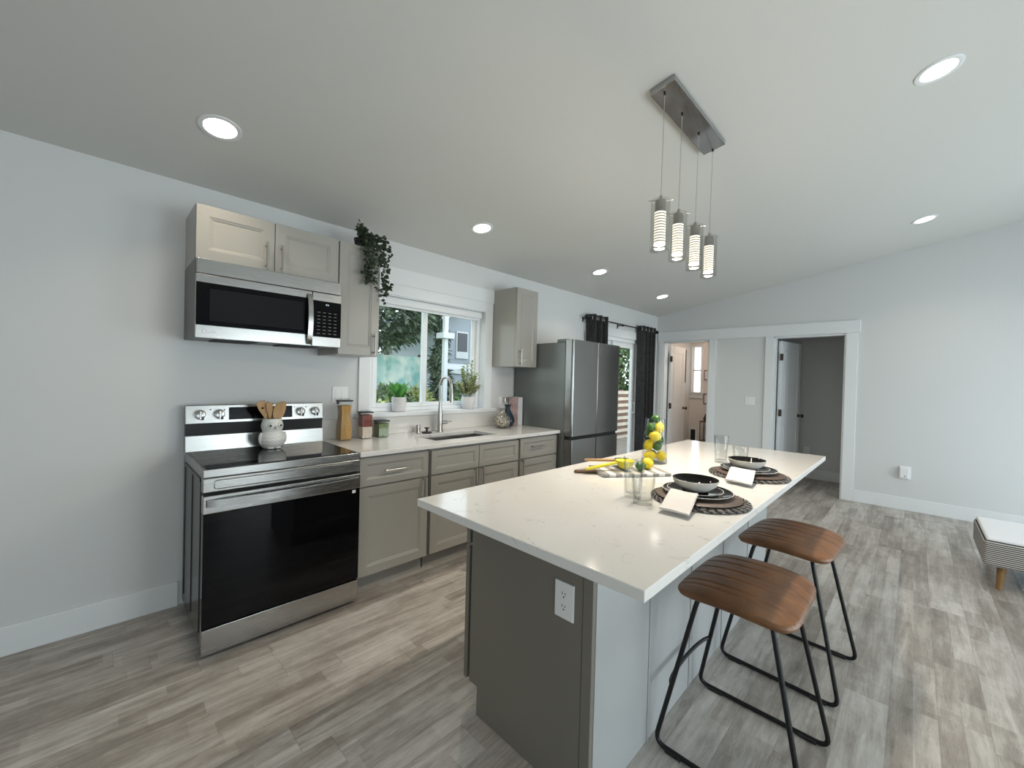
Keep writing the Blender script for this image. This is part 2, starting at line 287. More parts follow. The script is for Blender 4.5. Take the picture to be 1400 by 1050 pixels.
# ------------------------------------------------------------ mesh helpers
class MB:
    def __init__(s): s.v = []; s.f = []; s.mi = []
    def add(s, vs, fs, mi=0):
        o = len(s.v); s.v += [tuple(v) for v in vs]; s.f += [tuple(i+o for i in f) for f in fs]; s.mi += [mi]*len(fs); return s
    def box(s, a, b, mi=0):
        x0, y0, z0 = [min(p, q) for p, q in zip(a, b)]; x1, y1, z1 = [max(p, q) for p, q in zip(a, b)]
        return s.add([(x0,y0,z0),(x1,y0,z0),(x1,y1,z0),(x0,y1,z0),(x0,y0,z1),(x1,y0,z1),(x1,y1,z1),(x0,y1,z1)],
                     [(0,3,2,1),(4,5,6,7),(0,1,5,4),(1,2,6,5),(2,3,7,6),(3,0,4,7)], mi)
    def prism(s, pts, d, mi=0):
        d = Vector(d); n = len(pts); p = [Vector(q) for q in pts]
        return s.add(p + [q+d for q in p], [tuple(range(n))[::-1], tuple(range(n, 2*n))] + [(i, (i+1) % n, n+(i+1) % n, n+i) for i in range(n)], mi)
    def lathe(s, prof, c=(0,0,0), n=32, mi=0, sx=1, sy=1, cap=False):
        vs = []; fs = []
        for r, z in prof:
            for i in range(n):
                a = 2*PI*i/n; vs.append((c[0]+r*math.cos(a)*sx, c[1]+r*math.sin(a)*sy, c[2]+z))
        for j in range(len(prof)-1):
            for i in range(n):
                k = (i+1) % n; fs.append((j*n+i, j*n+k, (j+1)*n+k, (j+1)*n+i))
        if cap: fs.append(tuple(range(n))[::-1]); fs.append(tuple((len(prof)-1)*n+i for i in range(n)))
        return s.add(vs, fs, mi)
    def tube(s, pts, r, n=10, mi=0, closed=False, caps=True):
        P = [Vector(p) for p in pts]; m = len(P); vs = []; fs = []
        rr = r if isinstance(r, (list, tuple)) else [r]*m
        up = None
        for i in range(m):
            if closed: t = (P[(i+1) % m]-P[i-1])
            else: t = P[min(i+1, m-1)]-P[max(i-1, 0)]
            t.normalize()
            if up is None:
                up = t.orthogonal().normalized()
            else:
                up = (up - t*up.dot(t))
                if up.length < 1e-6: up = t.orthogonal()
                up.normalize()
            w = t.cross(up)
            for k in range(n):
                a = 2*PI*k/n; vs.append(P[i]+(up*math.cos(a)+w*math.sin(a))*rr[i])
        for i in range(m if closed else m-1):
            j = (i+1) % m
            for k in range(n):
                l = (k+1) % n; fs.append((i*n+k, i*n+l, j*n+l, j*n+k))
        if not closed and caps: fs.append(tuple(range(n))[::-1]); fs.append(tuple((m-1)*n+k for k in range(n)))
        return s.add(vs, fs, mi)
    def cyl(s, a, b, r, n=20, mi=0): return s.tube([a, b], r, n, mi)
    def ball(s, c, r, n=16, m=10, mi=0, sc=(1,1,1), rot=None):
        vs = []; fs = []
        for j in range(m+1):
            th = PI*j/m
            for i in range(n):
                a = 2*PI*i/n; v = Vector((r*math.sin(th)*math.cos(a)*sc[0], r*math.sin(th)*math.sin(a)*sc[1], r*math.cos(th)*sc[2]))
                if rot: v = rot @ v
                vs.append(Vector(c)+v)
        for j in range(m):
            for i in range(n):
                k = (i+1) % n; fs.append((j*n+i, (j+1)*n+i, (j+1)*n+k, j*n+k))
        return s.add(vs, fs, mi)
    def panel(s, o, u, v, w, h, nrm, t, rings, mi=0):
        """A slab w x h spanned by u,v from corner o (front face), thickness t behind; front shaped by rings [(inset, depth)]."""
        o, u, v, nn = Vector(o), Vector(u), Vector(v), Vector(nrm); vs = []; fs = []
        R_ = [(0, -t)] + [(0, 0)] + rings
        for ins, d in R_:
            for a, b in ((ins, ins), (w-ins, ins), (w-ins, h-ins), (ins, h-ins)): vs.append(o+u*a+v*b+nn*d)
        flip = u.cross(v).dot(nn) < 0
        for j in range(len(R_)-1):
            for i in range(4):
                k = (i+1) % 4; f = (j*4+i, j*4+k, (j+1)*4+k, (j+1)*4+i); fs.append(f[::-1] if flip else f)
        L_ = (len(R_)-1)*4; f = (L_, L_+1, L_+2, L_+3); fs.append(f[::-1] if flip else f); f = (3, 2, 1, 0); fs.append(f[::-1] if flip else f)
        return s.add(vs, fs, mi)
    def leaf(s, c, d, n_, l, w, mi=0, bend=.25):
        d = Vector(d).normalized(); n_ = Vector(n_); n_ = (n_-d*n_.dot(d))
        if n_.length < 1e-5: n_ = d.orthogonal()
        n_.normalize(); t = d.cross(n_); c = Vector(c)
        vs = [c, c+d*l*.35+t*w*.5+n_*l*.05, c+d*l*.35-t*w*.5+n_*l*.05, c+d*l*.7+t*w*.38-n_*l*bend*.2, c+d*l*.7-t*w*.38-n_*l*bend*.2, c+d*l-n_*l*bend, c+d*l*.35-n_*l*.02, c+d*l*.7-n_*l*(bend*.2+.05)]
        return s.add(vs, [(0, 1, 6), (0, 6, 2), (1, 3, 7, 6), (2, 6, 7, 4), (3, 5, 7), (4, 7, 5)], mi)
    def build(s, name, mats, parent=None, local=False, smooth=False, bevel=0, seg=2, rot=None, loc=None, subsurf=0, auto=None):
        me = bpy.data.meshes.new(name)
        off = Vector((0, 0, 0))
        if parent is not None and not local: off = wloc(parent)
        me.from_pydata([Vector(v)-off for v in s.v], [], s.f); me.validate()
        if not isinstance(mats, (list, tuple)): mats = [mats]
        for m in mats: me.materials.append(M[m] if isinstance(m, str) else m)
        if len(mats) > 1 and len(me.polygons) == len(s.mi):
            me.polygons.foreach_set('material_index', s.mi)
        bm = bmesh.new(); bm.from_mesh(me); bmesh.ops.remove_doubles(bm, verts=bm.verts, dist=1e-6) if smooth else None
        bmesh.ops.recalc_face_normals(bm, faces=bm.faces); bm.to_mesh(me); bm.free()
        if smooth:
            me.polygons.foreach_set('use_smooth', [True]*len(me.polygons))
            if auto is not False:
                try: me.set_sharp_from_angle(angle=R(auto or 42))
                except Exception: pass
        o = bpy.data.objects.new(name, me); COL.objects.link(o)
        if parent is not None: o.parent = parent
        if bevel:
            b = o.modifiers.new('bevel', 'BEVEL'); b.width = bevel; b.segments = seg; b.limit_method = 'ANGLE'; b.angle_limit = R(40); b.harden_normals = False
        if subsurf:
            b = o.modifiers.new('sub', 'SUBSURF'); b.levels = subsurf; b.render_levels = subsurf
        if rot: o.rotation_euler = rot
        if loc: o.location = loc
        return o

def wloc(o):
    v = Vector((0, 0, 0))
    while o is not None: v = v+Vector(o.location); o = o.parent
    return v
def tag(o, label=None, cat=None, group=None, kind=None):
    if label: o['label'] = label
    if cat: o['category'] = cat
    if group: o['group'] = group
    if kind: o['kind'] = kind
    return o
def thing(name, label, cat, loc=(0, 0, 0), rotz=0, group=None):
    o = bpy.data.objects.new(name, None); COL.objects.link(o); o.location = loc; o.rotation_euler = (0, 0, rotz); o.empty_display_size = .1
    return tag(o, label, cat, group)
def struct(name, mb, m, **k):
    o = mb.build(name, m, **k)
    if k.get('parent') is None: o['kind'] = 'structure'
    return o
def dup(root, loc=None, rotz=None, label=None, group=None):
    def cp(o, par):
        c = o.copy(); COL.objects.link(c)
        if par is not None: c.parent = par
        for ch in list(o.children): cp(ch, c)
        return c
    r = cp(root, None)
    if loc is not None: r.location = loc
    if rotz is not None: r.rotation_euler = (0, 0, rotz)
    if label: r['label'] = label
    if group: r['group'] = group
    return r
def text(name, body, size, m, parent, loc, rot, ext=.0004):
    c = bpy.data.curves.new(name, 'FONT'); c.body = body; c.size = size; c.extrude = ext; c.align_x = 'LEFT'
    t_ = bpy.data.objects.new(name, c); COL.objects.link(t_); bpy.context.view_layer.update()
    me = bpy.data.meshes.new_from_object(t_.evaluated_get(bpy.context.evaluated_depsgraph_get())); bpy.data.objects.remove(t_)
    me.materials.clear(); me.materials.append(M[m]); o = bpy.data.objects.new(name, me); COL.objects.link(o); o.parent = parent
    o.location = Vector(loc)-wloc(parent); o.rotation_euler = rot; return o

# ------------------------------------------------------------ the room
HK, RISE, XB, XL = 2.4985, .16598, 6.2016, -2.5
CZ = lambda y: HK-RISE*y
T = .12
def wall_y(name, y0, y1, x0, x1, ztop, ops, m='wall'):
    """wall along x with openings [(xa, xb, za, zb)]"""
    mb = MB(); xs = x0
    for xa, xb, za, zb in sorted(ops):
        mb.box((xs, y0, 0), (xa, y1, ztop))
        if za > 0: mb.box((xa, y0, 0), (xb, y1, za))
        mb.box((xa, y0, zb), (xb, y1, ztop)); xs = xb
    mb.box((xs, y0, 0), (x1, y1, ztop)); return struct(name, mb, m)
WX0, WX1, WZ0, WZ1 = 1.15, 2.37, 1.095, 2.065
SX0, SX1, SZ1 = 4.20, 5.56, 2.04
wall_y('wall_kitchen', 0, T, XL, 7.77, HK+.02, [(WX0, WX1, WZ0-.036, WZ1), (SX0, SX1, 0, SZ1)])
wall_y('wall_rear', YS-T, YS, XL-T, XB+T, CZ(YS)+.02, [(-1.45, .25, 0, 2.1), (1.0, 2.7, 0, 2.1), (3.75, 5.45, 0, 2.1)])
mb = MB()   # wall with the two doorways
D1 = (-.837, -.115); D2 = (-2.444, -1.682); DH = 2.07
ys = [YS, D2[0], D2[1], D1[0], D1[1], 0]
for a, b in ((0, 1), (2, 3), (4, 5)): mb.box((XB, ys[a], 0), (XB+T, ys[b], DH))
mb.prism([(XB, 0, DH), (XB, 0, HK+.02), (XB, YS, CZ(YS)+.02), (XB, YS, DH)], (T, 0, 0))
struct('wall_far', mb, 'wall')
mb = MB(); LW = (-4.3, -2.9, .85, 2.05)
mb.box((XL-T, YS, 0), (XL, LW[0], LW[3])); mb.box((XL-T, LW[1], 0), (XL, T, LW[3])); mb.box((XL-T, LW[0], 0), (XL, LW[1], LW[2]))
mb.prism([(XL-T, T, LW[3]), (XL-T, T, HK), (XL-T, YS, CZ(YS)+.02), (XL-T, YS, LW[3])], (T, 0, 0))
struct('wall_left', mb, 'wall')
mb = MB(); mb.box((XL-T, YS-T, -.1), (7.9, .12, 0)); struct('floor', mb, 'floor')
mb = MB(); mb.prism([(XL-T, T, CZ(T)), (XL-T, YS-T, CZ(YS-T)), (XL-T, YS-T, CZ(YS-T)+.15), (XL-T, T, CZ(T)+.15)], (XB+T-XL+T, 0, 0)); struct('ceiling', mb, 'ceiling')
# rooms behind the doorways
mb = MB(); BX = 7.65
mb.box((BX, -1.45, 0), (BX+T, -.20, 2.5)); mb.box((BX, -.20, 0), (BX+T, .0, 1.24)); mb.box((BX, -.20, 2.10), (BX+T, 0, 2.5)); mb.box((BX, -.04, 1.24), (BX+T, 0, 2.1))
struct('wall_bathroom', mb, 'bath_wall')
mb = MB(); mb.box((XB+T, -1.53, 0), (BX+T, -1.45, 2.5)); struct('wall_partition', mb, 'bath_wall')
mb = MB(); mb.box((7.27, -3.0, 0), (7.35, -1.53, 2.5)); mb.box((XB+T, -3.08, 0), (7.35, -3.0, 2.5)); struct('wall_closet', mb, 'wall')
mb = MB(); mb.box((XB+T, -3.08, 2.44), (BX+T, 0, 2.54)); struct('ceiling_rooms', mb, 'ceiling')

# baseboards
BB = .144
def base(name, a, b): mb = MB(); mb.box(a, b); struct(name, mb, 'trim', bevel=.003)
base('baseboard_kitchen', (XL, -.014, 0), (-.012, 0, BB))
base('baseboard_kitchen_corner', (5.66, -.014, 0), (XB-.014, 0, BB))
base('baseboard_far', (XB-.014, YS, 0), (XB, -2.576, BB))
base('baseboard_between_doors', (XB-.014, -1.58, 0), (XB, -.94, BB))
base('baseboard_left', (XL, YS, 0), (XL+.014, -.014, BB))
base('baseboard_closet', (7.256, -3.0, 0), (7.27, -1.53, BB))
base('baseboard_rear', (XL+.014, YS, 0), (-1.56, YS+.014, BB))
base('baseboard_rear_middle', (.36, YS, 0), (.89, YS+.014, BB))
base('baseboard_rear_right', (5.56, YS, 0), (XB-.014, YS+.014, BB))
base('baseboard_rear_centre', (2.81, YS, 0), (3.64, YS+.014, BB))
# far wall door casings and long head casing (all flat boards)
xf = XB-.019
def trim(name, boxes, m='trim', **k):
    mb = MB()
    for a, b in boxes: mb.box(a, b)
    return struct(name, mb, m, bevel=.002, **k)
trim('trim_head', [((XB-.026, -2.595, 2.078), (XB, -.03, 2.232))])
trim('trim_door_1', [((xf, -.115, 0), (XB, -.045, 2.078)), ((xf, -.935, 0), (XB, -.837, 2.078))])
trim('trim_door_2', [((xf, -1.682, 0), (XB, -1.585, 2.078)), ((xf, -2.575, 0), (XB, -2.462, 2.078))])
trim('trim_jamb_1', [((XB-.002, -.135, 0), (XB+T+.01, -.115, DH)), ((XB-.002, -.837, 0), (XB+T+.01, -.817, DH)), ((XB-.002, -.837, DH-.018), (XB+T+.01, -.115, DH))])
trim('trim_jamb_2', [((XB-.002, -1.702, 0), (XB+T+.01, -1.682, DH)), ((XB-.002, -2.464, 0), (XB+T+.01, -2.444, DH)), ((XB-.002, -2.444, DH-.018), (XB+T+.01, -1.682, DH))])

def door_leaf(name, hinge, ang, w, h=2.03):
    root = bpy.data.objects.new(name, None); COL.objects.link(root); root.location = hinge; root.rotation_euler = (0, 0, ang); root['kind'] = 'structure'
    mb = MB(); t = .035; z0 = .01
    # local: leaf runs along +x, thickness to +/-y
    mb.box((0, -t/2+.008, z0), (w, t/2-.008, h))
    st, rl = .115, .12
    bands = [(z0, z0+.21), (z0+.86, z0+.86+.17), (h-rl, h)]
    for sgn in (-1, 1):
        ya, yb = sgn*(t/2-.009), sgn*t/2
        mb.box((0, ya, z0), (st, yb, h)); mb.box((w-st, ya, z0), (w, yb, h))
        for a, b in bands: mb.box((st, ya, a), (w-st, yb, b))
        for a, b in ((bands[0][1], bands[1][0]), (bands[1][1], bands[2][0])):
            mb.box((st+.045, ya, a+.045), (w-st-.045, yb-sgn*.002, b-.045))
    o = mb.build('door_leaf', 'trim', root, local=True, bevel=.003)
    kb = MB()
    for s in (-1, 1):
        kb.lathe([(0.0, 0), (.028, 0), (.028, .006), (.012, .01), (.010, .035), (.026, .045), (.028, .058), (.018, .068), (0, .070)], n=20)
        # rotate the last lathe to +/-y
        vs = kb.v[-20*9:]
        kb.v[-20*9:] = [(w-.06+v[0], s*(t/2+v[2]), .96+v[1]) for v in vs]
    kb.build('door_knob', 'bronze', root, local=True, smooth=True)
    for z in (.22, 1.02, 1.80):
        hb = MB(); hb.box((-.020, -.045, z-.045), (.004, -.012, z+.045)); hb.cyl((-.012, -.024, z-.05), (-.012, -.024, z+.05), .007, 10); hb.build('hinge', 'bronze', root, local=True)
    return root
door_leaf('door_1', (XB+T+.035, -.158, 0), R(3), .70)
door_leaf('door_2', (XB+T+.035, -1.725, 0), R(-10), .70)

def frame_xz(mb, x0, x1, y0, y1, z0, z1, sl, sr, sb, st_):
    """four non-overlapping members: side stiles full height, rails between them"""
    mb.box((x0, y0, z0), (x0+sl, y1, z1)); mb.box((x1-sr, y0, z0), (x1, y1, z1))
    mb.box((x0+sl, y0+.0005, z0), (x1-sr, y1-.0005, z0+sb)); mb.box((x0+sl, y0+.0005, z1-st_), (x1-sr, y1-.0005, z1)); return mb
# kitchen window -------------------------------------------------
root = bpy.data.objects.new('window_1', None); COL.objects.link(root); root.location = (1.76, 0, WZ0); root['kind'] = 'structure'
mb = MB(); mb.box((1.063, -.018, WZ0+.0005), (WX0+.002, 0, 2.152)); mb.box((WX1-.012, -.018, WZ0+.0005), (2.456, 0, 2.152)); mb.box((WX0+.0025, -.0175, 2.06), (WX1-.0125, 0, 2.152))
mb.build('window_casing', 'trim', root, bevel=.002)
mb = MB(); mb.box((1.045, -.022, 2.152), (2.478, 0, 2.286)); mb.build('head_casing', 'trim', root, bevel=.002)
mb = MB(); mb.box((1.04, -.045, WZ0-.035), (2.50, -.0005, WZ0)); mb.box((WX0+.0005, -.0004, WZ0-.035), (WX1-.0005, .118, WZ0)); mb.build('window_sill', 'trim', root, bevel=.004)
mb = MB()
mb.box((WX0+.0003, 0, WZ0+.0003), (WX0+.012, .12, WZ1-.0123)); mb.box((WX1-.012, 0, WZ0+.0003), (WX1-.0003, .12, WZ1-.0123)); mb.box((WX0+.0003, 0, WZ1-.012), (WX1-.0003, .12, WZ1-.0003)); mb.build('window_jamb', 'trim', root)
mb = MB(); y0, y1 = .068, .125
frame_xz(mb, WX0+.0125, WX1-.0125, y0, y1, WZ0+.0005, WZ1-.0125, .049, .035, .034, .030)
mb.build('window_frame', 'vinyl', root, bevel=.003)
def sash(x0, x1, y, st=.042):
    mb = MB(); z0, z1 = WZ0+.0355, WZ1-.044
    frame_xz(mb, x0, x1, y, y+.026, z0, z1, st, st, .035, .035)
    o = mb.build('window_sash', 'vinyl', root, bevel=.003)
    g = MB(); g.box((x0+st-.005, y+.012, z0+.03), (x1-st+.005, y+.016, z1-.03)); g.build('pane', 'glass', o)
sash(1.213, 1.735, .0695); sash(1.70, 2.321, .097)
mb = MB(); mb.box((1.685, .058, 1.50), (1.715, .074, 1.58)); mb.build('window_latch', 'vinyl', root, bevel=.004)
bl = thing('roller_blind', 'rolled-up white window shade under the head of the kitchen window', 'blind', (1.76, .035, 1.975))
mb = MB(); mb.box((1.175, .012, 1.985), (2.335, .064, 2.052)); mb.build('cassette', 'blind', bl, bevel=.012, seg=3)
mb = MB(); mb.box((1.185, .03, 1.965), (2.325, .045, 1.990)); mb.build('bottom_rail', 'blind', bl, bevel=.003)

# sliding glass door ----------------------------------------------
root = bpy.data.objects.new('door_3', None); COL.objects.link(root); root.location = (4.65, .06, 0); root['kind'] = 'structure'
mb = MB(); mb.box((SX1, -.018, 0), (SX1+.095, 0, SZ1)); mb.box((SX0-.095, -.018, 0), (SX0, 0, SZ1)); mb.box((SX0-.11, -.02, SZ1), (SX1+.11, 0, SZ1+.12)); mb.build('door_casing', 'trim', root, bevel=.002)
mb = MB(); frame_xz(mb, SX0+.0005, SX1-.0005, .001, .119, .0005, SZ1-.0005, .05, .05, .03, .05); mb.build('door_frame', 'vinyl', root, bevel=.003)
for x0, x1, y in ((SX0+.05, 4.93, .07), (4.86, SX1-.05, .03)):
    mb = MB(); st = .085; z0, z1 = .03, SZ1-.05
    frame_xz(mb, x0, x1, y, y+.035, z0+.001, z1-.001, st, st, .09, .08)
    o = mb.build('door_sash', 'vinyl', root, bevel=.003); g = MB(); g.box((x0+st-.005, y+.015, z0+.08), (x1-st+.005, y+.02, z1-.07)); g.build('pane', 'glass', o)
mb = MB(); mb.tube([(5.465, .03, 1.08), (5.465, -.012, 1.07), (5.465, -.012, .93), (5.465, .03, .92)], .008, 8); mb.build('door_handle', 'vinyl', root, smooth=True)

# rear and side windows (behind the camera; the room's daylight)
def plain_window(name, loc, x0, x1, y, z0, z1, mull):
    root = bpy.data.objects.new(name, None); COL.objects.link(root); root.location = loc; root['kind'] = 'structure'
    mb = MB(); st = .06
    frame_xz(mb, x0+.0005, x1-.0005, y-.04, y+.03, z0+.0005, z1-.0005, st, st, st, st)
    for m_ in mull: mb.box((m_-.045, y-.039, z0+st+.001), (m_+.045, y+.029, z1-st-.001))
    mb.build('window_frame', 'vinyl', root, bevel=.003)
    mb = MB(); mb.box((x0-.09, YS, z0 if z0 < .1 else z0-.09), (x0, YS+.018, z1+.09)); mb.box((x1, YS, z0 if z0 < .1 else z0-.09), (x1+.09, YS+.018, z1+.09)); mb.box((x0, YS, z1), (x1, YS+.018, z1+.09)); mb.build('window_casing', 'trim', root)
    g = MB(); g.box((x0+st, y-.008, z0+st), (x1-st, y-.004, z1-st)); g.build('pane', 'glass', root)
plain_window('window_2', (1.85, YS, 0), 1.0, 2.7, YS-.06, 0, 2.1, [1.70])
plain_window('window_3', (4.6, YS, 0), 3.75, 5.45, YS-.06, 0, 2.1, [4.6])
plain_window('added_window', (-.6, YS, 0), -1.45, .25, YS-.06, 0, 2.1, [-.6])  # made-up opening, added to let in the fill light
root = bpy.data.objects.new('window_4', None); COL.objects.link(root); root.location = (XL-.06, -3.6, .85); root['kind'] = 'structure'
mb = MB(); x0, x1 = XL-.09, XL-.03
mb.box((x0, -4.3, .85), (x1, -4.24, 2.05)); mb.box((x0, -2.96, .85), (x1, -2.9, 2.05)); mb.box((x0, -4.3, .85), (x1, -2.9, .91)); mb.box((x0, -4.3, 1.99), (x1, -2.9, 2.05)); mb.box((x0, -3.63, .85), (x1, -3.57, 2.05)); mb.build('window_frame', 'vinyl', root, bevel=.003)
g = MB(); g.box((XL-.064, -4.24, .91), (XL-.060, -2.96, 1.99)); g.build('pane', 'glass', root)
# bathroom window
root = bpy.data.objects.new('window_5', None); COL.objects.link(root); root.location = (BX, -.12, 1.24); root['kind'] = 'structure'
mb = MB(); mb.box((BX-.016, -.245, 1.20), (BX, -.20, 2.15)); mb.box((BX-.016, -.04, 1.20), (BX, -.0, 2.15)); mb.box((BX-.016, -.20, 2.10), (BX, -.04, 2.15)); mb.build('window_casing', 'trim', root)
mb = MB(); mb.box((BX-.03, -.26, 1.215), (BX+.05, 0, 1.24)); mb.box((BX-.016, -.25, 1.13), (BX, 0, 1.215)); mb.build('window_sill', 'trim', root)
mb = MB(); mb.box((BX+.04, -.20, 1.24), (BX+.08, -.185, 2.1)); mb.box((BX+.04, -.055, 1.24), (BX+.08, -.04, 2.1)); mb.box((BX+.04, -.19, 1.64), (BX+.08, -.05, 1.67)); mb.build('window_frame', 'vinyl', root)
g = MB(); g.box((BX+.06, -.19, 1.24), (BX+.064, -.05, 2.1)); g.build('pane', 'glass', root)

# ------------------------------------------------------------ cabinets
SHAK = [(.056, 0), (.062, -.004), (.066, -.004), (.074, -.009), (.080, -.0085)]
def front_panel(name, parent, x0, x1, z0, z1, y, m='cab', t=.02, st=.056):
    k = min(1, (z1-z0)/.24); rings = [(a*k if k < 1 else a, d) for a, d in SHAK]
    mb = MB(); mb.panel((x0, y, z0), (1, 0, 0), (0, 0, 1), x1-x0, z1-z0, (0, -1, 0), t-.001, rings); return mb.build(name, m, parent, bevel=.0015)
def pull(parent, c, axis, L=.128, out=.032, r=.0055, sub=.02, m='nickel', y=None):
    """bar pull centred at c=(x, yface, z); axis 'x' or 'z'"""
    x, y, z = c; mb = MB(); h = L/2
    if axis == 'x':
        mb.cyl((x-h-sub, y-out, z), (x+h+sub, y-out, z), r, 12)
        for s in (-1, 1): mb.cyl((x+s*h, y-out, z), (x+s*h, y, z), r*.9, 10)
    else:
        mb.cyl((x, y-out, z-h-sub), (x, y-out, z+h+sub), r, 12)
        for s in (-1, 1): mb.cyl((x, y-out, z+s*h), (x, y, z+s*h), r*.9, 10)
    return mb.build('handle', m, parent, smooth=True)

FY = -.635; KB = .105
def base_cab(label, x0, x1, fronts):
    r = thing('base_cabinet', label, 'cabinet', ((x0+x1)/2, -.31, 0), group=None)
    g = .008
    mb = MB()
    if 'sink' in label:     # open-topped carcass round the sink basin
        mb.box((x0+g, -.614, KB), (x0+.018, -.002, .884)); mb.box((x1-.018, -.614, KB), (x1-g, -.002, .884)); mb.box((x0+.018, -.614, KB), (x1-.018, -.002, KB+.018)); mb.box((x0+.018, -.614, KB), (x1-.018, -.598, .884))
    else: mb.box((x0+g, -.614, KB), (x1-g, -.002, .884))
    mb.build('body', ['cab'], r, bevel=.001)
    mb = MB(); mb.box((x0+g, -.555, 0), (x1-g, -.002, KB)); mb.build('toe_kick', 'toe', r)
    for kind, a, b, c, d, hd in fronts:
        o = front_panel(kind, r, a, b, c, d, FY)
        if hd: pull(o, (hd[1], FY, hd[2]), hd[0])
    return r
base_cab('grey base cabinet with one drawer and one door right beside the range', .782, 1.312,
    [('drawer_front', .795, 1.300, .690, .872, ('x', 1.04, .779)), ('door', .795, 1.300, .118, .680, ('z', 1.254, .612))])
base_cab('wide grey sink base cabinet with two doors under the sink', 1.312, 2.240,
    [('false_drawer_front', 1.326, 1.774, .690, .864, None), ('false_drawer_front', 1.779, 2.228, .690, .864, None),
     ('door', 1.326, 1.774, .118, .680, ('z', 1.724, .612)), ('door', 1.779, 2.228, .118, .680, ('z', 1.800, .612))])
base_cab('grey base cabinet with one drawer and one door next to the refrigerator', 2.240, 2.770,
    [('drawer_front', 2.252, 2.764, .694, .872, ('x', 2.465, .790)), ('door', 2.252, 2.764, .118, .684, ('z', 2.266, .612))])

def upper_cab(label, x0, x1, z0, z1, doors, yd=-.325, yf=-.345):
    r = thing('wall_cabinet', label, 'cabinet', ((x0+x1)/2, -.16, z0))
    mb = MB(); mb.box((x0, yd, z0), (x1, -.002, z1)); mb.build('body', 'cab', r, bevel=.0015)
    for a, b, hx, hz in doors:
        o = front_panel('door', r, a, b, z0+.004, z1-.003, yf)
        pull(o, (hx, yf, hz), 'z', L=.115)
    return r
upper_cab('short grey two-door wall cabinet above the microwave', -.002, .757, 1.990, 2.288, [(0, .374, .330, 2.078), (.378, .754, .410, 2.078)])
upper_cab('tall narrow grey wall cabinet between microwave and window, ivy hanging over it', .7585, 1.052, 1.527, 2.285, [(.762, 1.049, 1.010, 1.612)])
upper_cab('narrow grey wall cabinet to the right of the window, next to the refrigerator', 2.462, 2.768, 1.515, 2.283, [(2.465, 2.765, 2.513, 1.606)])

# countertop with sink cut-out, backsplash ------------------------------------
SK = (1.435, 2.085, -.525, -.205)
r = thing('countertop', 'white quartz countertop running from range to refrigerator', 'countertop', (1.77, -.33, .885))
mb = MB(); x0, x1, y0, y1 = .782, 2.776, -.667, -.0015; z0, z1 = .885, .915
xs = [x0, SK[0], SK[1], x1]; ysv = [y0, SK[2], SK[3], y1]
vs = [(x, y, z) for z in (z0, z1) for y in ysv for x in xs]; fs = []
I = lambda i, j, k: k*16+j*4+i
for i in range(3):
    for j in range(3):
        if (i, j) == (1, 1): continue
        fs.append((I(i,j,1), I(i+1,j,1), I(i+1,j+1,1), I(i,j+1,1))); fs.append((I(i,j,0), I(i,j+1,0), I(i+1,j+1,0), I(i+1,j,0)))
for i in range(3):
    fs.append((I(i,0,0), I(i+1,0,0), I(i+1,0,1), I(i,0,1))); fs.append((I(i+1,3,0), I(i,3,0), I(i,3,1), I(i+1,3,1)))
    fs.append((I(0,i+1,0), I(0,i,0), I(0,i,1), I(0,i+1,1))); fs.append((I(3,i,0), I(3,i+1,0), I(3,i+1,1), I(3,i,1)))
fs += [(I(1,1,0), I(1,1,1), I(2,1,1), I(2,1,0)), (I(1,2,0), I(2,2,0), I(2,2,1), I(1,2,1)), (I(1,1,0), I(1,2,0), I(1,2,1), I(1,1,1)), (I(2,1,0), I(2,1,1), I(2,2,1), I(2,2,0))]
mb.add(vs, fs); mb.build('slab', 'quartz', r, bevel=.003)
mb = MB(); mb.box((.782, -.020, .9155), (2.776, -.0015, 1.058)); mb.build('backsplash', 'quartz', r, bevel=.002)

r = thing('sink', 'undermount stainless steel kitchen sink below the window', 'sink', (1.76, -.365, .70))
mb = MB(); a, b, c, d = SK; t = .004; zt, zb = .8845, .68
mb.box((a-.012, c-.012, zb), (b+.012, d+.012, zb+t)); mb.box((a-.012, c-.012, zb), (a+.002, d+.012, zt)); mb.box((b-.002, c-.012, zb), (b+.012, d+.012, zt)); mb.box((a, c-.012, zb), (b, c+.002, zt)); mb.box((a, d-.002, zb), (b, d+.012, zt))
mb.build('basin', 'nickel', r, bevel=.002)
mb = MB(); mb.lathe([(.0, .012), (.03, .012), (.045, .008), (.048, .004)], (1.76, -.36, zb), 24); mb.build('drain', 'steel', r, smooth=True)

r = thing('faucet', 'tall gooseneck brushed nickel faucet behind the sink', 'faucet', (1.763, -.112, .9155))
mb = MB(); x, y = 1.763, -.112
mb.lathe([(.030, 0), (.030, .006), (.026, .012), (.023, .14), (.016, .22), (.0135, .28)], (x, y, .9155), 24); mb.build('body', 'nickel', r, smooth=True)
pts = [(x, y, 1.19)]+[(x, y-.078+.078*math.cos(a), 1.318+.078*math.sin(a)) for a in [PI*i/16 for i in range(0, 17)]]+[(x, y-.158, 1.29)]
mb = MB(); mb.tube(pts, .0135, 16); mb.build('spout', 'nickel', r, smooth=True)
mb = MB(); mb.tube([(x, y-.157, 1.30), (x, y-.160, 1.26), (x, y-.166, 1.18)], [.0155, .018, .017], 16); mb.build('spray_head', 'nickel', r, smooth=True)
mb = MB(); mb.cyl((x+.015, y, .995), (x+.075, y, .995), .017, 18); mb.tube([(x+.07, y, 1.0), (x+.12, y-.01, 1.0)], [.006, .004], 8); mb.build('lever', 'nickel', r, smooth=True)
r = MB(); r.lathe([(0, .07), (.017, .07), (.019, .062), (.019, .006), (.024, 0), (0, 0)], (0, 0, 0), 20)
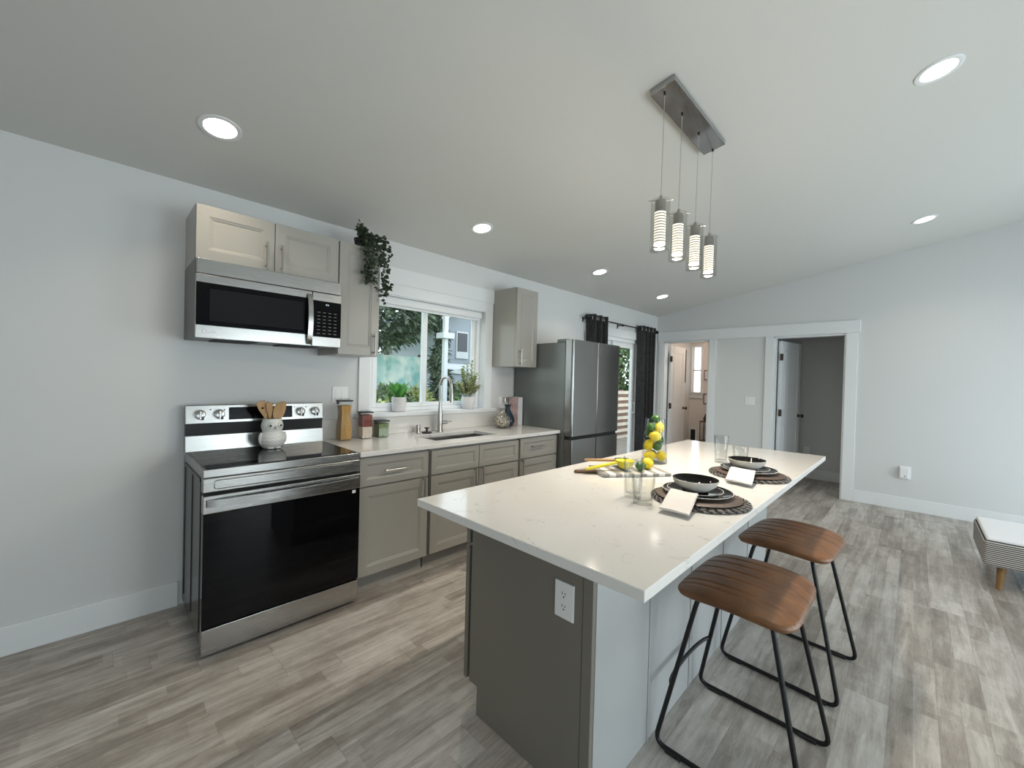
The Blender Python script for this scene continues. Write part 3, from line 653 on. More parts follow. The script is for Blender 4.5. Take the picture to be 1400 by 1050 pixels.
tag(r.build('air_gap', 'nickel', loc=(1.56, -.085, .9155), smooth=True), 'small brushed metal cylinder cap on the counter left of the faucet', 'cap')
r = thing('sink_stopper', 'small black sink stopper with a knob, on the counter left of the faucet', 'stopper', (1.615, -.135, .9155))
mb = MB(); mb.lathe([(0, 0), (.042, 0), (.044, .008), (.040, .012), (0, .014)], (1.615, -.135, .9155), 24); mb.build('disc', 'black', r, smooth=True)
mb = MB(); mb.lathe([(.012, .012), (.009, .035), (.022, .042), (.022, .048), (0, .05)], (1.615, -.135, .9155), 16); mb.build('knob', 'black', r, smooth=True)

# ------------------------------------------------------------ range
SW = .774
r = thing('range', 'stainless electric range with black glass oven door and smooth cooktop', 'stove', (.387, -.33, 0))
mb = MB(); mb.box((.004, -.640, .045), (SW-.004, -.03, .895)); mb.build('body', 'stove_side', r, bevel=.003)
mb = MB()
mb.box((-.0005, -.60, .10), (.004, -.585, .86)); mb.box((-.0005, -.10, .10), (.004, -.085, .86)); mb.box((-.0005, -.60, .845), (.004, -.085, .86)); mb.box((-.0005, -.35, .10), (.004, -.34, .86))
mb.build('side_ribs', 'stove_side', r, bevel=.001)
mb = MB(); mb.box((0, -.668, .876), (SW, -.085, .9165)); mb.build('cooktop_frame', 'steel', r, bevel=.003)
mb = MB(); mb.box((.012, -.655, .9165), (SW-.012, -.092, .9205)); mb.build('cooktop_glass', 'cooktop', r, bevel=.001)
mb = MB(); mb.panel((-.002, -.676, .806), (1, 0, 0), (0, 0, 1), SW+.002, .069, (0, -1, 0), .04, []); mb.build('control_band', 'steel', r, bevel=.004)
mb = MB(); mb.tube([(.056, -.677, .819), (.716, -.677, .819), (.728, -.677, .825), (.728, -.677, .856), (.716, -.677, .862), (.056, -.677, .862), (.044, -.677, .856), (.044, -.677, .825)], .0028, 6, closed=True); mb.build('band_outline', 'steel', r, smooth=True)
mb = MB(); mb.box((.006, -.655, .78), (SW-.006, -.63, .806)); mb.build('shadow_gap', 'dark', r)
door = MB(); door.box((-.002, -.690, .706), (SW, -.645, .792)); dd = door.build('oven_door', 'steel', r, bevel=.003)
mb = MB(); mb.box((0, -.688, .152), (SW-.002, -.645, .7055)); mb.build('door_glass', 'blackglass', dd, bevel=.002)
# broad flat oven handle, bowed outwards
vs = []; n = 20; mb = MB()
for i in range(n+1):
    x = .012+(.750)*i/n; b_ = .030*math.sin(PI*i/n)**.55
    for dy, dz in ((0, -.017), (0, .017), (.012, .017), (.012, -.017)): vs.append((x, -.700-b_+dy-.002, .757+dz))
fs = [(i*4+k, i*4+(k+1) % 4, (i+1)*4+(k+1) % 4, (i+1)*4+k) for i in range(n) for k in range(4)] + [(3, 2, 1, 0), (n*4, n*4+1, n*4+2, n*4+3)]
mb.add(vs, fs); mb.box((.012, -.702, .742), (.05, -.690, .772)); mb.box((SW-.06, -.702, .742), (SW-.022, -.690, .772))
mb.build('handle', 'steel', dd, smooth=True, auto=30)
mb = MB(); mb.box((.725, -.6895, .680), (.745, -.688, .698)); mb.build('sticker', 'logo', dd)
mb = MB(); mb.box((0, -.690, .022), (SW-.004, -.645, .145)); mb.build('storage_drawer', 'steel', r, bevel=.002)
for x in (.06, SW-.06):
    for y in (-.60, -.10):
        mb = MB(); mb.cyl((x, y, 0), (x, y, .047), .022, 12); mb.build('foot', 'black', r)
bg_ = MB(); bg_.prism([(0, -.095, .9165), (0, -.086, 1.012), (0, -.04, 1.012), (0, -.04, .9165)], (SW, 0, 0)); bgo = bg_.build('backguard', 'steel', r, bevel=.003)
mb = MB(); mb.prism([(.003, -.074, 1.012), (.003, -.080, 1.080), (.003, -.03, 1.080), (.003, -.03, 1.012)], (SW-.006, 0, 0)); mb.build('vent_strip', 'black', bgo)
mb = MB(); mb.prism([(0, -.088, 1.080), (0, -.076, 1.190), (0, -.03, 1.190), (0, -.03, 1.080)], (SW, 0, 0)); mb.build('control_panel', 'steel', bgo, bevel=.004)
tilt = math.atan2(.012, .11)
def on_panel(x, z, out=0):  # point on the tilted control face
    return (x, -.088+(z-1.08)*.012/.11-out, z)
mb = MB(); a = on_panel(.211, 1.098, .0015); b = on_panel(.571, 1.098, .0015); c = on_panel(.571, 1.174, .0015); d = on_panel(.211, 1.174, .0015)
mb.prism([a, b, c, d], (0, .004, 0)); mb.build('display', 'display', bgo, bevel=.001)
for x in (.067, .162, .620, .714):
    mb = MB(); c0 = Vector(on_panel(x, 1.133)); nn = Vector((0, -math.cos(tilt), math.sin(tilt)))
    mb.tube([c0, c0+nn*.006, c0+nn*.0062, c0+nn*.024, c0+nn*.027], [.033, .033, .028, .027, .022], 28); k = mb.build('knob', 'steel', bgo, smooth=True, auto=35)
    mb = MB(); mb.box((x-.006, c0.y-.034, 1.106), (x+.006, c0.y-.018, 1.158)); mb.build('grip', 'steel', k, bevel=.003)
    mb = MB(); mb.box((x+.004, c0.y-.0345, 1.104), (x+.016, c0.y-.022, 1.122)); mb.build('pointer', 'black', k, bevel=.002)
for x, z in ((.118, 1.163), (.209-.02, 1.160), (.585, 1.165), (.66, 1.165)):
    mb = MB(); c0 = on_panel(x, z, .0005); mb.cyl(c0, (c0[0], c0[1]+.004, c0[2]), .004, 10); mb.build('indicator', 'black', bgo)

# owl crock with wooden utensils ------------------------------------------------
OW = Vector((.415, -.215, .921))
r = thing('owl_crock', 'white ceramic owl utensil crock standing on the cooktop', 'utensil holder', OW)
mb = MB(); prof = [(0, .0), (.042, .0), (.052, .006), (.066, .030), (.072, .055), (.070, .078), (.060, .098), (.053, .106), (.055, .114), (.061, .130), (.0615, .148), (.056, .166), (.052, .176), (.053, .186), (.049, .186), (.046, .176), (.046, .10), (.0, .09)]
n = 72; vs = []; fs = []
fine = []
for j in range(len(prof)-1):
    k = 6 if 2 <= j < 7 else 2
    for q in range(k): fine.append((prof[j][0]+(prof[j+1][0]-prof[j][0])*q/k, prof[j][1]+(prof[j+1][1]-prof[j][1])*q/k, j))
fine.append((prof[-1][0], prof[-1][1], 99))
for rr_, z_, j in fine:
    for i in range(n):
        a = 2*PI*i/n; rad = rr_
        if .012 < z_ < .100 and j < 9:
            rad += .0040*max(0, abs(math.sin(a*9+z_*190)) + abs(math.sin(a*9-z_*190)) - .9)
        vs.append((OW.x+rad*math.cos(a), OW.y+rad*math.sin(a), OW.z+z_))
for j in range(len(fine)-1):
    for i in range(n):
        k = (i+1) % n; fs.append((j*n+i, j*n+k, (j+1)*n+k, (j+1)*n+i))
mb.add(vs, fs); mb.build('body', 'ceramic_white', r, smooth=True, auto=False)
fa = math.atan2(CAM[1]-OW.y, CAM[0]-OW.x)+.30    # the owl looks out into the room
def around(a, rad, z): return (OW.x+rad*math.cos(a), OW.y+rad*math.sin(a), OW.z+z)
for s in (-1, 1):
    mb = MB(); c1 = around(fa+s*.42, .0575, .146); mb.ball(c1, .0175, 16, 8, sc=(.9, .9, 1)); e = mb.build('eye', 'ceramic_white', r, smooth=True)
    c2 = around(fa+s*.40, .0735, .147); mb = MB(); mb.ball(c2, .0062, 12, 8); mb.build('pupil', 'black', e, smooth=True)
    mb = MB(); mb.ball(around(fa+s*1.35, .068, .065), .025, 14, 8, sc=(.55, .55, 1.5)); mb.build('wing', 'ceramic_white', r, smooth=True)
    for q in (-1, 0, 1):
        mb = MB(); mb.ball(around(fa+s*.42+q*.17, .052, .007), .0085, 10, 6, sc=(1, 1, .8)); mb.build('toe', 'ceramic_white', r, smooth=True)
mb = MB(); mb.ball(around(fa, .0635, .135), .008, 12, 8, sc=(.8, .8, 1.5)); mb.build('beak', 'nickel', r, smooth=True)
def utensil(label, kind, ang, lean, H, w, cat='spoon', hole=False, name='wooden_spoon'):
    root = thing(name, label, cat, (OW.x, OW.y, OW.z+.095), group='wooden utensils in the owl crock')
    d = Vector((math.cos(ang)*math.sin(lean), math.sin(ang)*math.sin(lean), math.cos(lean)))
    p0 = Vector(OW)+Vector((math.cos(ang)*.012, math.sin(ang)*.012, .096)); side = Vector((-math.sin(fa), math.cos(fa), 0)); side = (side-d*side.dot(d)).normalized(); nn = d.cross(side)
    mb = MB(); mb.tube([p0, p0+d*(H*.5)], [.0045, .0055], 8); mb.build('handle', 'utensil', root, smooth=True)
    vs = []; N_ = 12; t = .003; hh = H*.55
    if kind == 'spoon': wf = lambda s: w*math.sqrt(max(0, 1-(2*s-1)**2))**.8+.004*(1-s)
    else: wf = lambda s: .006+(w-.006)*min(1, s*1.6)
    for i in range(N_+1):
        s = i/N_; c = p0+d*(H*.45+hh*s)+nn*(.005*math.sin(PI*s) if kind == 'spoon' else 0); ww = wf(s)
        for sg, tt in ((-1, -1), (1, -1), (1, 1), (-1, 1)): vs.append(c+side*sg*ww*.5+nn*tt*t)
    fs = [(i*4+k, i*4+(k+1) % 4, (i+1)*4+(k+1) % 4, (i+1)*4+k) for i in range(N_) for k in range(4)]+[(3, 2, 1, 0), (N_*4, N_*4+1, N_*4+2, N_*4+3)]
    m2 = MB(); m2.add(vs, fs); b = m2.build('blade', 'utensil', root, smooth=True, auto=50)
    if hole:
        c = p0+d*(H*.45+hh*.62); m3 = MB(); m3.ball(c-nn*.0 + (Vector(CAM)-c).normalized()*.004, .007, 12, 6, sc=(1.2, .3, .8)); m3.build('hole', 'dark', b, smooth=True)
sa = math.atan2(-math.cos(fa), math.sin(fa))   # towards the camera's right
utensil('bamboo spoon leaning furthest left in the owl crock', 'spoon', sa+PI, .26, .205, .05)
utensil('bamboo spoon second from left in the owl crock', 'spoon', sa+PI-.3, .10, .185, .042)
utensil('straight-edged bamboo spatula in the middle of the owl crock', 'flat', sa+.5, .07, .190, .036, 'spatula', name='wooden_spatula')
utensil('slotted bamboo turner with a hole leaning right in the owl crock', 'flat', sa, .27, .205, .05, 'spatula', True, 'wooden_spatula')
utensil('bamboo fork-spoon at the back of the owl crock', 'spoon', sa-1.2, .14, .196, .036)

# ------------------------------------------------------------ microwave
r = thing('microwave', 'stainless over-the-range microwave with black glass door', 'microwave', (.378, -.2, 1.565))
MX0, MX1, MY, MZ0, MZ1 = -.004, .756, -.400, 1.567, 1.989
mb = MB(); mb.box((MX0, -.372, MZ0+.006), (MX1, -.002, MZ1)); mb.build('body', 'mw_side', r, bevel=.003)
mb = MB(); mb.box((MX0+.002, -.40, 1.909), (MX1-.002, -.372, MZ1-.002)); mb.build('vent_panel', 'steel', r, bevel=.003)
mb = MB(); mb.box((MX0, MY, MZ0), (.574, -.372, 1.906)); dr = mb.build('door', 'steel', r, bevel=.003)
mb = MB(); mb.box((MX0+.001, MY-.0015, 1.636), (.573, MY+.003, 1.862)); gl = mb.build('door_glass', 'blackglass', dr, bevel=.001)
mb = MB(); mb.box((.055, MY-.0022, 1.662), (.525, MY-.0012, 1.832)); mb.build('window_screen', 'mw_glass', gl)
vs = []; mb = MB(); n = 16
for i in range(n+1):
    z = 1.575+(.312)*i/n; b_ = .030*math.sin(PI*i/n)**.6
    for dx, dy in ((-.014, 0), (.014, 0), (.014, .010), (-.014, .010)): vs.append((.557+dx, MY-.008-b_+dy, z))
fs = [(i*4+k, i*4+(k+1) % 4, (i+1)*4+(k+1) % 4, (i+1)*4+k) for i in range(n) for k in range(4)]+[(3, 2, 1, 0), (n*4, n*4+1, n*4+2, n*4+3)]
mb.add(vs, fs); mb.build('handle', 'steel', dr, smooth=True, auto=30)
mb = MB(); mb.box((.577, MY, MZ0), (MX1, -.372, 1.906)); cp = mb.build('control_side', 'steel', r, bevel=.003)
mb = MB(); mb.box((.579, MY-.0015, 1.628), (MX1-.002, MY+.003, 1.855)); pn = mb.build('keypad', 'blackglass', cp, bevel=.001)
text('clock_digits', '4:11', .013, 'white_glow', pn, (.655, MY-.0018, 1.829), (R(90), 0, 0))
mb = MB()
for i in range(4):
    for j in range(7): mb.box((.606+i*.034, MY-.0019, 1.648+j*.022), (.624+i*.034, MY-.0012, 1.652+j*.022))
mb.build('key_marks', 'mw_side', pn)
text('badge_letters', 'LG', .024, 'logo', dr, (.052, MY-.0006, 1.594), (R(90), 0, 0))
mb = MB(); mb.lathe([(.0085, 0), (.011, 0), (.011, .001), (.0085, .001)], (0, 0, 0), 24); mb.v = [(.036+a, MY-.0006-c, 1.602+b) for a, b, c in mb.v]; mb.build('badge_ring', 'logo', dr)
for xa in (.10, .44): mb = MB(); mb.box((xa, -.33, MZ0-.001), (xa+.20, -.10, MZ0+.006)); mb.build('grease_filter', 'dark', r)

# ------------------------------------------------------------ refrigerator
r = thing('refrigerator', 'grey stainless four-door refrigerator beside the end of the counter', 'refrigerator', (3.22, -.36, 0))
FX0, FX1 = 2.787, 3.655
mb = MB(); mb.box((FX0, -.692, .03), (FX1, -.03, 1.762)); mb.build('body', 'fridge_side', r, bevel=.004)
for xa in (FX0+.01, FX1-.13): mb = MB(); mb.box((xa, -.70, 1.762), (xa+.12, -.58, 1.795)); mb.build('hinge_cover', 'fridge_side', r, bevel=.006)
def fdoor(name, x0, x1, z0, z1, grip):
    y0, y1, rad = -.785, -.697, .022; pts = []
    prof = [(x0, y1), (x0, y0+rad)]+[(x0+rad-rad*math.cos(a), y0+rad-rad*math.sin(a)) for a in [PI/2*i/8 for i in range(1, 9)]] if grip == 'L' else [(x0, y1), (x0, y0+.004), (x0+.004, y0)]
    prof2 = [(x1-rad+rad*math.sin(a), y0+rad-rad*math.cos(a)) for a in [PI/2*i/8 for i in range(0, 9)]]+[(x1, y1)] if grip == 'R' else [(x1-.004, y0), (x1, y0+.004), (x1, y1)]
    mb = MB(); mb.prism([(a, b, z0) for a, b in prof+prof2], (0, 0, z1-z0)); return mb.build(name, 'steelv', r, smooth=True, auto=25)
xm = 3.212
fdoor('upper_door', FX0+.002, xm-.003, .862, 1.785, 'L'); fdoor('upper_door', xm+.003, FX1-.012, .862, 1.785, 'R')
fdoor('lower_door', FX0+.002, xm-.003, .05, .828, 'L'); fdoor('lower_door', xm+.003, FX1-.012, .05, .828, 'R')
mb = MB(); mb.box((FX0+.01, -.760, .828), (FX1-.02, -.70, .862)); mb.build('grip_channel', 'dark', r)
mb = MB(); mb.box((FX0+.03, -.66, 0), (FX1-.03, -.08, .03)); mb.build('base_grille', 'dark', r)

# ------------------------------------------------------------ island
IX0, IX1, IY0, IY1 = .5207, 3.1845, -2.6583, -1.7124
r = thing('kitchen_island', 'grey kitchen island base under the white quartz top', 'kitchen island', (1.84, -2.06, 0))
BX0, BX1, BYF, BYB = .752, 2.915, -1.778, -2.376
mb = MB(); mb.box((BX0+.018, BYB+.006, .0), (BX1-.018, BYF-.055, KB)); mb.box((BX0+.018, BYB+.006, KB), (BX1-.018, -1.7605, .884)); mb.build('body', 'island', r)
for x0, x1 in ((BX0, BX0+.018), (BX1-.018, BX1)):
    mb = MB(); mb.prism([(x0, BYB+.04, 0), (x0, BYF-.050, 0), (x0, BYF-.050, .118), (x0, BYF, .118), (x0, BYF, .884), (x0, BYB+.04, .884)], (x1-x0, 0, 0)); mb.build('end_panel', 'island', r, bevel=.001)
    mb = MB(); mb.box((x0-.002 if x0 < 1 else x0, BYB, 0), (x1 if x0 < 1 else x1+.002, BYB+.038, .884)); mb.build('corner_post', 'island', r, bevel=.002)
M['island_lit'] = mat('island_paint_lit', (.375, .38, .38), .42)  # daylight on the seating side is put into this paler, bluer colour
mb = MB(); mb.box((BX0+.018, BYB-.002, .0), (BX1-.018, BYB+.006, .884)); mb.build('back_panel', 'island_lit', r)
for xx in (1.150, 1.559, 2.0, 2.45): mb = MB(); mb.box((xx-.004, BYB-.006, 0), (xx+.004, BYB-.002, .884)); mb.build('seam_strip', 'island_lit', r, bevel=.001)
xs = [BX0-.001, 1.29, 1.83, 2.37, BX1-.002]
for i in range(4):
    a, b = xs[i]+.002, xs[i+1]-.002
    for nm, z0, z1 in (('drawer_front', .69, .872), ('door', .118, .68)):
        mb = MB(); mb.panel((b, -1.740, z0), (-1, 0, 0), (0, 0, 1), b-a, z1-z0, (0, 1, 0), .02, [(q, d) for q, d in SHAK]); o = mb.build(nm, 'island', r, bevel=.0015)
        m2 = MB(); yy = -1.740+.03
        if nm == 'door': x_ = b-.05 if i % 2 == 0 else a+.05; m2.cyl((x_, yy, .53), (x_, yy, .66), .0055, 10); m2.cyl((x_, yy, .545), (x_, -1.740, .545), .005, 8); m2.cyl((x_, yy, .645), (x_, -1.740, .645), .005, 8)
        else: x_ = (a+b)/2; m2.cyl((x_-.08, yy, .78), (x_+.08, yy, .78), .0055, 10); m2.cyl((x_-.06, yy, .78), (x_-.06, -1.740, .78), .005, 8); m2.cyl((x_+.06, yy, .78), (x_+.06, -1.740, .78), .005, 8)
        m2.build('handle', 'nickel', o, smooth=True)
mb = MB(); mb.box((IX0, IY0, .885), (IX1, IY1, .915))
tag(mb.build('island_countertop', 'quartz', bevel=.003, seg=3), 'long white quartz island top with faint grey flecks', 'countertop')

# wall plates, outlets ---------------------------------------------------------
def outlet(name, label, c, u, nrm, w=.072, h=.116, mode='outlet', group=None):
    """c centre on the wall, u horizontal direction along the wall, nrm outward"""
    c, u, nn = Vector(c), Vector(u), Vector(nrm); z = Vector((0, 0, 1)); r = thing(name, label, 'outlet' if mode == 'outlet' else 'switch', c, group=group)
    mb = MB(); mb.panel(c-u*w/2-z*h/2+nn*.006, u, z, w, h, nn, .006, [(.004, .001)]); mb.build('cover_plate', 'plate_w', r, bevel=.001)
    if mode == 'outlet':
        for s in (-1, 1):
            cc = c+z*s*.021+nn*.0072; mb = MB(); mb.tube([cc-nn*.002, cc+nn*.0012], .0165, 24); soc = mb.build('receptacle', 'plate_w', r)
            mb = MB()
            for q, hh in ((-1, .009), (1, .007)):
                p = cc+u*q*.0062+z*.004+nn*.0012; mb.prism([p-u*.0011-z*hh/2, p+u*.0011-z*hh/2, p+u*.0011+z*hh/2, p-u*.0011+z*hh/2], nn*.0006)
            p = cc-z*.008+nn*.0012; mb.tube([p, p+nn*.0006], .0028, 10); mb.build('slots', 'slot', soc)
    else:
        for q in mode:
            mb = MB(); p = c+u*q+nn*.007; mb.prism([p-u*.016-z*.033, p+u*.016-z*.033, p+u*.016+z*.033, p-u*.016+z*.033], nn*.003); mb.build('rocker', 'plate_w', r, bevel=.001)
    return r
outlet('outlet', 'large white outlet plate on the end panel of the island', (BX0, -2.265, .652), (0, -1, 0), (-1, 0, 0), .078, .122)
outlet('light_switch', 'white double switch plate on the wall above the jar of spaghetti', (.925, 0, 1.245), (1, 0, 0), (0, -1, 0), .118, .116, mode=(-.023, .023))
outlet('outlet', 'white outlet plate on the wall between window and refrigerator', (2.635, 0, 1.150), (1, 0, 0), (0, -1, 0), .118, .116)
mb = MB(); mb.box((2.625, -.05, 1.15), (2.665, -.0085, 1.205)); tag(mb.build('plug_adapter', 'nickel', bevel=.006), 'small grey charger plugged in above the blue vase', 'charger')
outlet('light_switch', 'white double switch plate on the far wall between the doorways', (XB, -1.41, 1.172), (0, -1, 0), (-1, 0, 0), .125, .118, mode=(-.023, .023))
r = outlet('outlet', 'white outlet plate low on the far wall behind the plug-in device', (XB, -3.03, .43), (0, -1, 0), (-1, 0, 0), .10, .15)
r = thing('plug_in_alarm', 'white plug-in alarm device low on the far wall', 'alarm', (XB-.03, -3.02, .43))
mb = MB(); mb.box((XB-.045, -3.062, .372), (XB-.009, -2.985, .492)); mb.build('housing', 'plate_w', r, bevel=.008, seg=3)
mb = MB(); mb.tube([(XB-.045, -3.03, .395), (XB-.047, -3.03, .395)], .008, 12); mb.build('sensor_button', 'nickel', r)
outlet('outlet', 'white outlet on the closet back wall seen through the right doorway', (7.27, -1.93, .42), (0, -1, 0), (-1, 0, 0))

# recessed downlights ----------------------------------------------------------
nrm = Vector((0, -RISE, -1)).normalized()   # pointing down out of the ceiling
LA = [(.055, -.600, 'recessed ceiling light above the left wall, nearest to the range'), (1.791, -.583, 'recessed ceiling light above the kitchen window'),
      (3.507, -.585, 'recessed ceiling light above the refrigerator'), (5.124, -.560, 'recessed ceiling light closest to the far corner, near the curtains'),
      (2.624, -3.130, 'large recessed ceiling light at upper right, nearest the camera'), (5.151, -3.110, 'recessed ceiling light at far right near the far wall')]
proto = None
ang = math.atan(RISE)
for i, (x, y, lb) in enumerate(LA):
    c = Vector((x, y, CZ(y)))
    if proto is None:
        root = thing('recessed_light', lb, 'ceiling light', c, group='recessed ceiling lights'); root.rotation_euler = (-ang, 0, 0)
        mb = MB(); mb.lathe([(.092, 0), (.092, -.004), (.086, -.007), (.070, -.004), (.068, .0)], (0, 0, 0), 40); mb.build('trim_ring', 'trim', root, local=True, smooth=True)
        mb = MB(); mb.lathe([(0, -.0015), (.069, -.0015), (.069, -.0005), (0, -.0005)], (0, 0, 0), 40); mb.build('lens', 'lamp', root, local=True)
        proto = root
    else: root = dup(proto, c, label=lb); root.rotation_euler = (-ang, 0, 0)
    l = bpy.data.lights.new('downlight', 'AREA'); l.shape = 'DISK'; l.size = .13; l.energy = 3.9; l.color = (1.0, .88, .72); l.spread = R(125)
    o = bpy.data.objects.new('downlight', l); COL.objects.link(o); o.location = c+nrm*.012; o.rotation_euler = (-ang, 0, 0)

# ------------------------------------------------------------ pendant fixture
PC = Vector((1.918, -2.168, CZ(-2.168)))
r = thing('pendant_light', 'chrome bar pendant with four lit glass cylinders hanging over the island', 'pendant light', PC)
def onc(x, y, d=0): return Vector((x, y, CZ(y)))+nrm*d
mb = MB(); mb.prism([onc(1.555, -2.230, .0005), onc(2.280, -2.230, .0005), onc(2.280, -2.106, .0005), onc(1.555, -2.106, .0005)], nrm*.030); mb.build('canopy', 'canopy', r, bevel=.002)
for k, (px_, cx) in enumerate(((1.598, 1.66), (1.812, 1.86), (2.046, 2.05), (2.274, 2.20))):
    cy = -2.160; zt = 2.318
    pd = bpy.data.objects.new('pendant', None); COL.objects.link(pd); pd.parent = r; pd.location = Vector((px_, cy, 2.05))-PC
    top = onc(px_, cy, .03)
    mb = MB(); mb.cyl((px_, cy, zt-.01), tuple(top), .0015, 6); mb.build('cord', 'nickel', pd)
    mb = MB(); mb.cyl(tuple(top-nrm*.002), tuple(top+nrm*.008), .006, 12); mb.build('grommet', 'black', pd)
    mb = MB(); z = 2.300
    mb.tube([(px_-.05, cy-.03, z), (px_+.05, cy+.03, z+.0)], .0022, 6); mb.tube([(px_-.03, cy+.05, z), (px_+.03, cy-.05, z)], .0022, 6); mb.cyl((px_, cy, 2.300), (px_, cy, 2.322), .007, 10)
    mb.build('cross_pin', 'nickel', pd, smooth=True)
    mb = MB(); mb.lathe([(0, 2.300), (.024, 2.300), (.0255, 2.292), (.0255, 2.240), (0, 2.240)], (px_, cy, 0), 24); mb.build('socket', 'nickel', pd, smooth=True, auto=30)
    prof = [(0, 2.239)]; z = 2.239
    while z > 2.10: prof += [(.027, z), (.027, z-.0075), (.019, z-.0085), (.019, z-.0125)]; z -= .0135
    prof += [(.027, z), (.027, z-.012), (0, z-.012)]
    mb = MB(); mb.lathe(prof, (px_, cy, 0), 28)
    co = mb.build('crystal', ['crystal', 'crystal_core'], pd)
    for p in co.data.polygons:
        rr_ = sum((Vector((co.data.vertices[v].co.x, co.data.vertices[v].co.y))).length for v in p.vertices)/len(p.vertices)
        p.material_index = 1 if .0165 < rr_ < .0235 else 0
    mb = MB(); mb.lathe([(.046, 2.050), (.046, 2.300), (.0435, 2.300), (.0435, 2.058), (0, 2.056), (0, 2.050), (.046, 2.050)], (px_, cy, 0), 36); mb.build('glass_shade', 'clearp', pd, smooth=True, auto=30)
    l = bpy.data.lights.new('pendant_bulb', 'POINT'); l.energy = 2.2; l.color = (1.0, .87, .68); l.shadow_soft_size = .03
    o = bpy.data.objects.new('pendant_bulb', l); COL.objects.link(o); o.location = (px_, cy, 2.035)
    l = bpy.data.lights.new('pendant_spot', 'AREA'); l.shape = 'DISK'; l.size = .05; l.energy = 5.0; l.color = (1.0, .89, .74); l.spread = R(165)
    o = bpy.data.objects.new('pendant_spot', l); COL.objects.link(o); o.location = (px_, cy, 2.044)

# ------------------------------------------------------------ stools
def make_stool():
    """local frame: x along the island, y towards the island, floor at 0"""
    r = thing('bar_stool', 'x', 'stool', (0, 0, 0))
    a, b = .246, .196; nx, ny = 110, 18; vs = []; fs = []; th = .052
    def P(u, v, top):
        # superellipse plan, saddle: the two ends (x) rise
        x = u; y = v; m_ = max(abs(x), abs(y)); l = (abs(x)**5.5+abs(y)**5.5)**(1/5.5); k = (m_/l) if l > 1e-9 else 1; x, y = x*k, y*k
        X, Y = x*a, y*b; e = min(1, max(abs(u), abs(v)))
        z = .646-.018*(y*y)-.010*abs(y)**6-.006*(x*x)
        edge = math.sqrt(max(0, 1-e**6))
        if top: 
            z += .012*edge
            z -= max([.0052*max(0, 1-abs(X-g_)/.0085) for g_ in (-.175, -.135, -.055, .02, .095, .16)])*edge
        else: z -= .034*edge+.009-.004*(y*y)
        return (X, Y, z)
    for top in (1, 0):
        for j in range(ny*2+1):
            for i in range(nx+1): vs.append(P(-1+2*i/nx, -1+2*j/(ny*2), top))
    W_ = nx+1; H_ = ny*2+1; O = W_*H_
    for j in range(H_-1):
        for i in range(nx):
            fs.append((j*W_+i, j*W_+i+1, (j+1)*W_+i+1, (j+1)*W_+i)); fs.append((O+j*W_+i, O+(j+1)*W_+i, O+(j+1)*W_+i+1, O+j*W_+i+1))
    for i in range(nx): fs += [(i+1, i, O+i, O+i+1), ((H_-1)*W_+i, (H_-1)*W_+i+1, O+(H_-1)*W_+i+1, O+(H_-1)*W_+i)]
    for j in range(H_-1): fs += [(j*W_, (j+1)*W_, O+(j+1)*W_, O+j*W_), ((j+1)*W_+nx, j*W_+nx, O+j*W_+nx, O+(j+1)*W_+nx)]
    mb = MB(); mb.add(vs, fs); mb.build('seat', 'leather', r, local=True, smooth=True, auto=60)
    def bend(pts, rad):
        out = [Vector(pts[0])]
        for p, q, s in zip(pts, pts[1:], pts[2:]):
            p, q, s = Vector(p), Vector(q), Vector(s); u = (p-q).normalized(); v = (s-q).normalized(); A = q+u*rad; B = q+v*rad
            for t in [i/6 for i in range(7)]: out.append(A*(1-t)**2+q*2*t*(1-t)+B*t*t)
        out.append(Vector(pts[-1])); return out
    for s, nm in ((-1, 'left'), (1, 'right')):
        xt, xb = s*.165, s*.228
        pts = [(s*.145, 0, .606), (xt, .118, .606), (xb, .243, .010), (xb, -.243, .010), (xt, -.118, .606), (s*.145, 0, .606)]
        mb = MB(); mb.tube(bend([(s*.10, .105, .607), (xt, .118, .600), (xb, .243, .010), (xb, -.243, .010), (xt, -.118, .600), (s*.10, -.105, .607)], .045), .0088, 10); fr = mb.build('leg_frame', 'blackmetal', r, local=True, smooth=True)
        for y in (.17, -.17): mb = MB(); mb.box((xb-.012, y-.03, 0), (xb+.012, y+.03, .013)); mb.build('foot_pad', 'black', fr, local=True, bevel=.003)
    # bowed footrest between the two island-side legs
    t_ = (.606-.245)/.596; xx = .165+.063*t_; yy = .118+.125*t_
    mb = MB(); mb.tube([(xx*math.cos(PI*(1-i/14)), yy+.026*math.sin(PI*i/14), .245) for i in range(15)], .0075, 10); mb.build('footrest', 'blackmetal', r, local=True, smooth=True)
    mb = MB(); mb.box((-.12, -.11, .600), (.12, .11, .607)); mb.build('seat_plate', 'blackmetal', r, local=True)
    return r
st = make_stool(); st.location = (1.392, -2.648, 0); st['label'] = 'brown leather bar stool nearest the camera at the island'
st['group'] = 'leather bar stools at the island'
s2 = dup(st, (2.130, -2.658, 0), R(-3), label='brown leather bar stool farther from the camera, behind the first one')

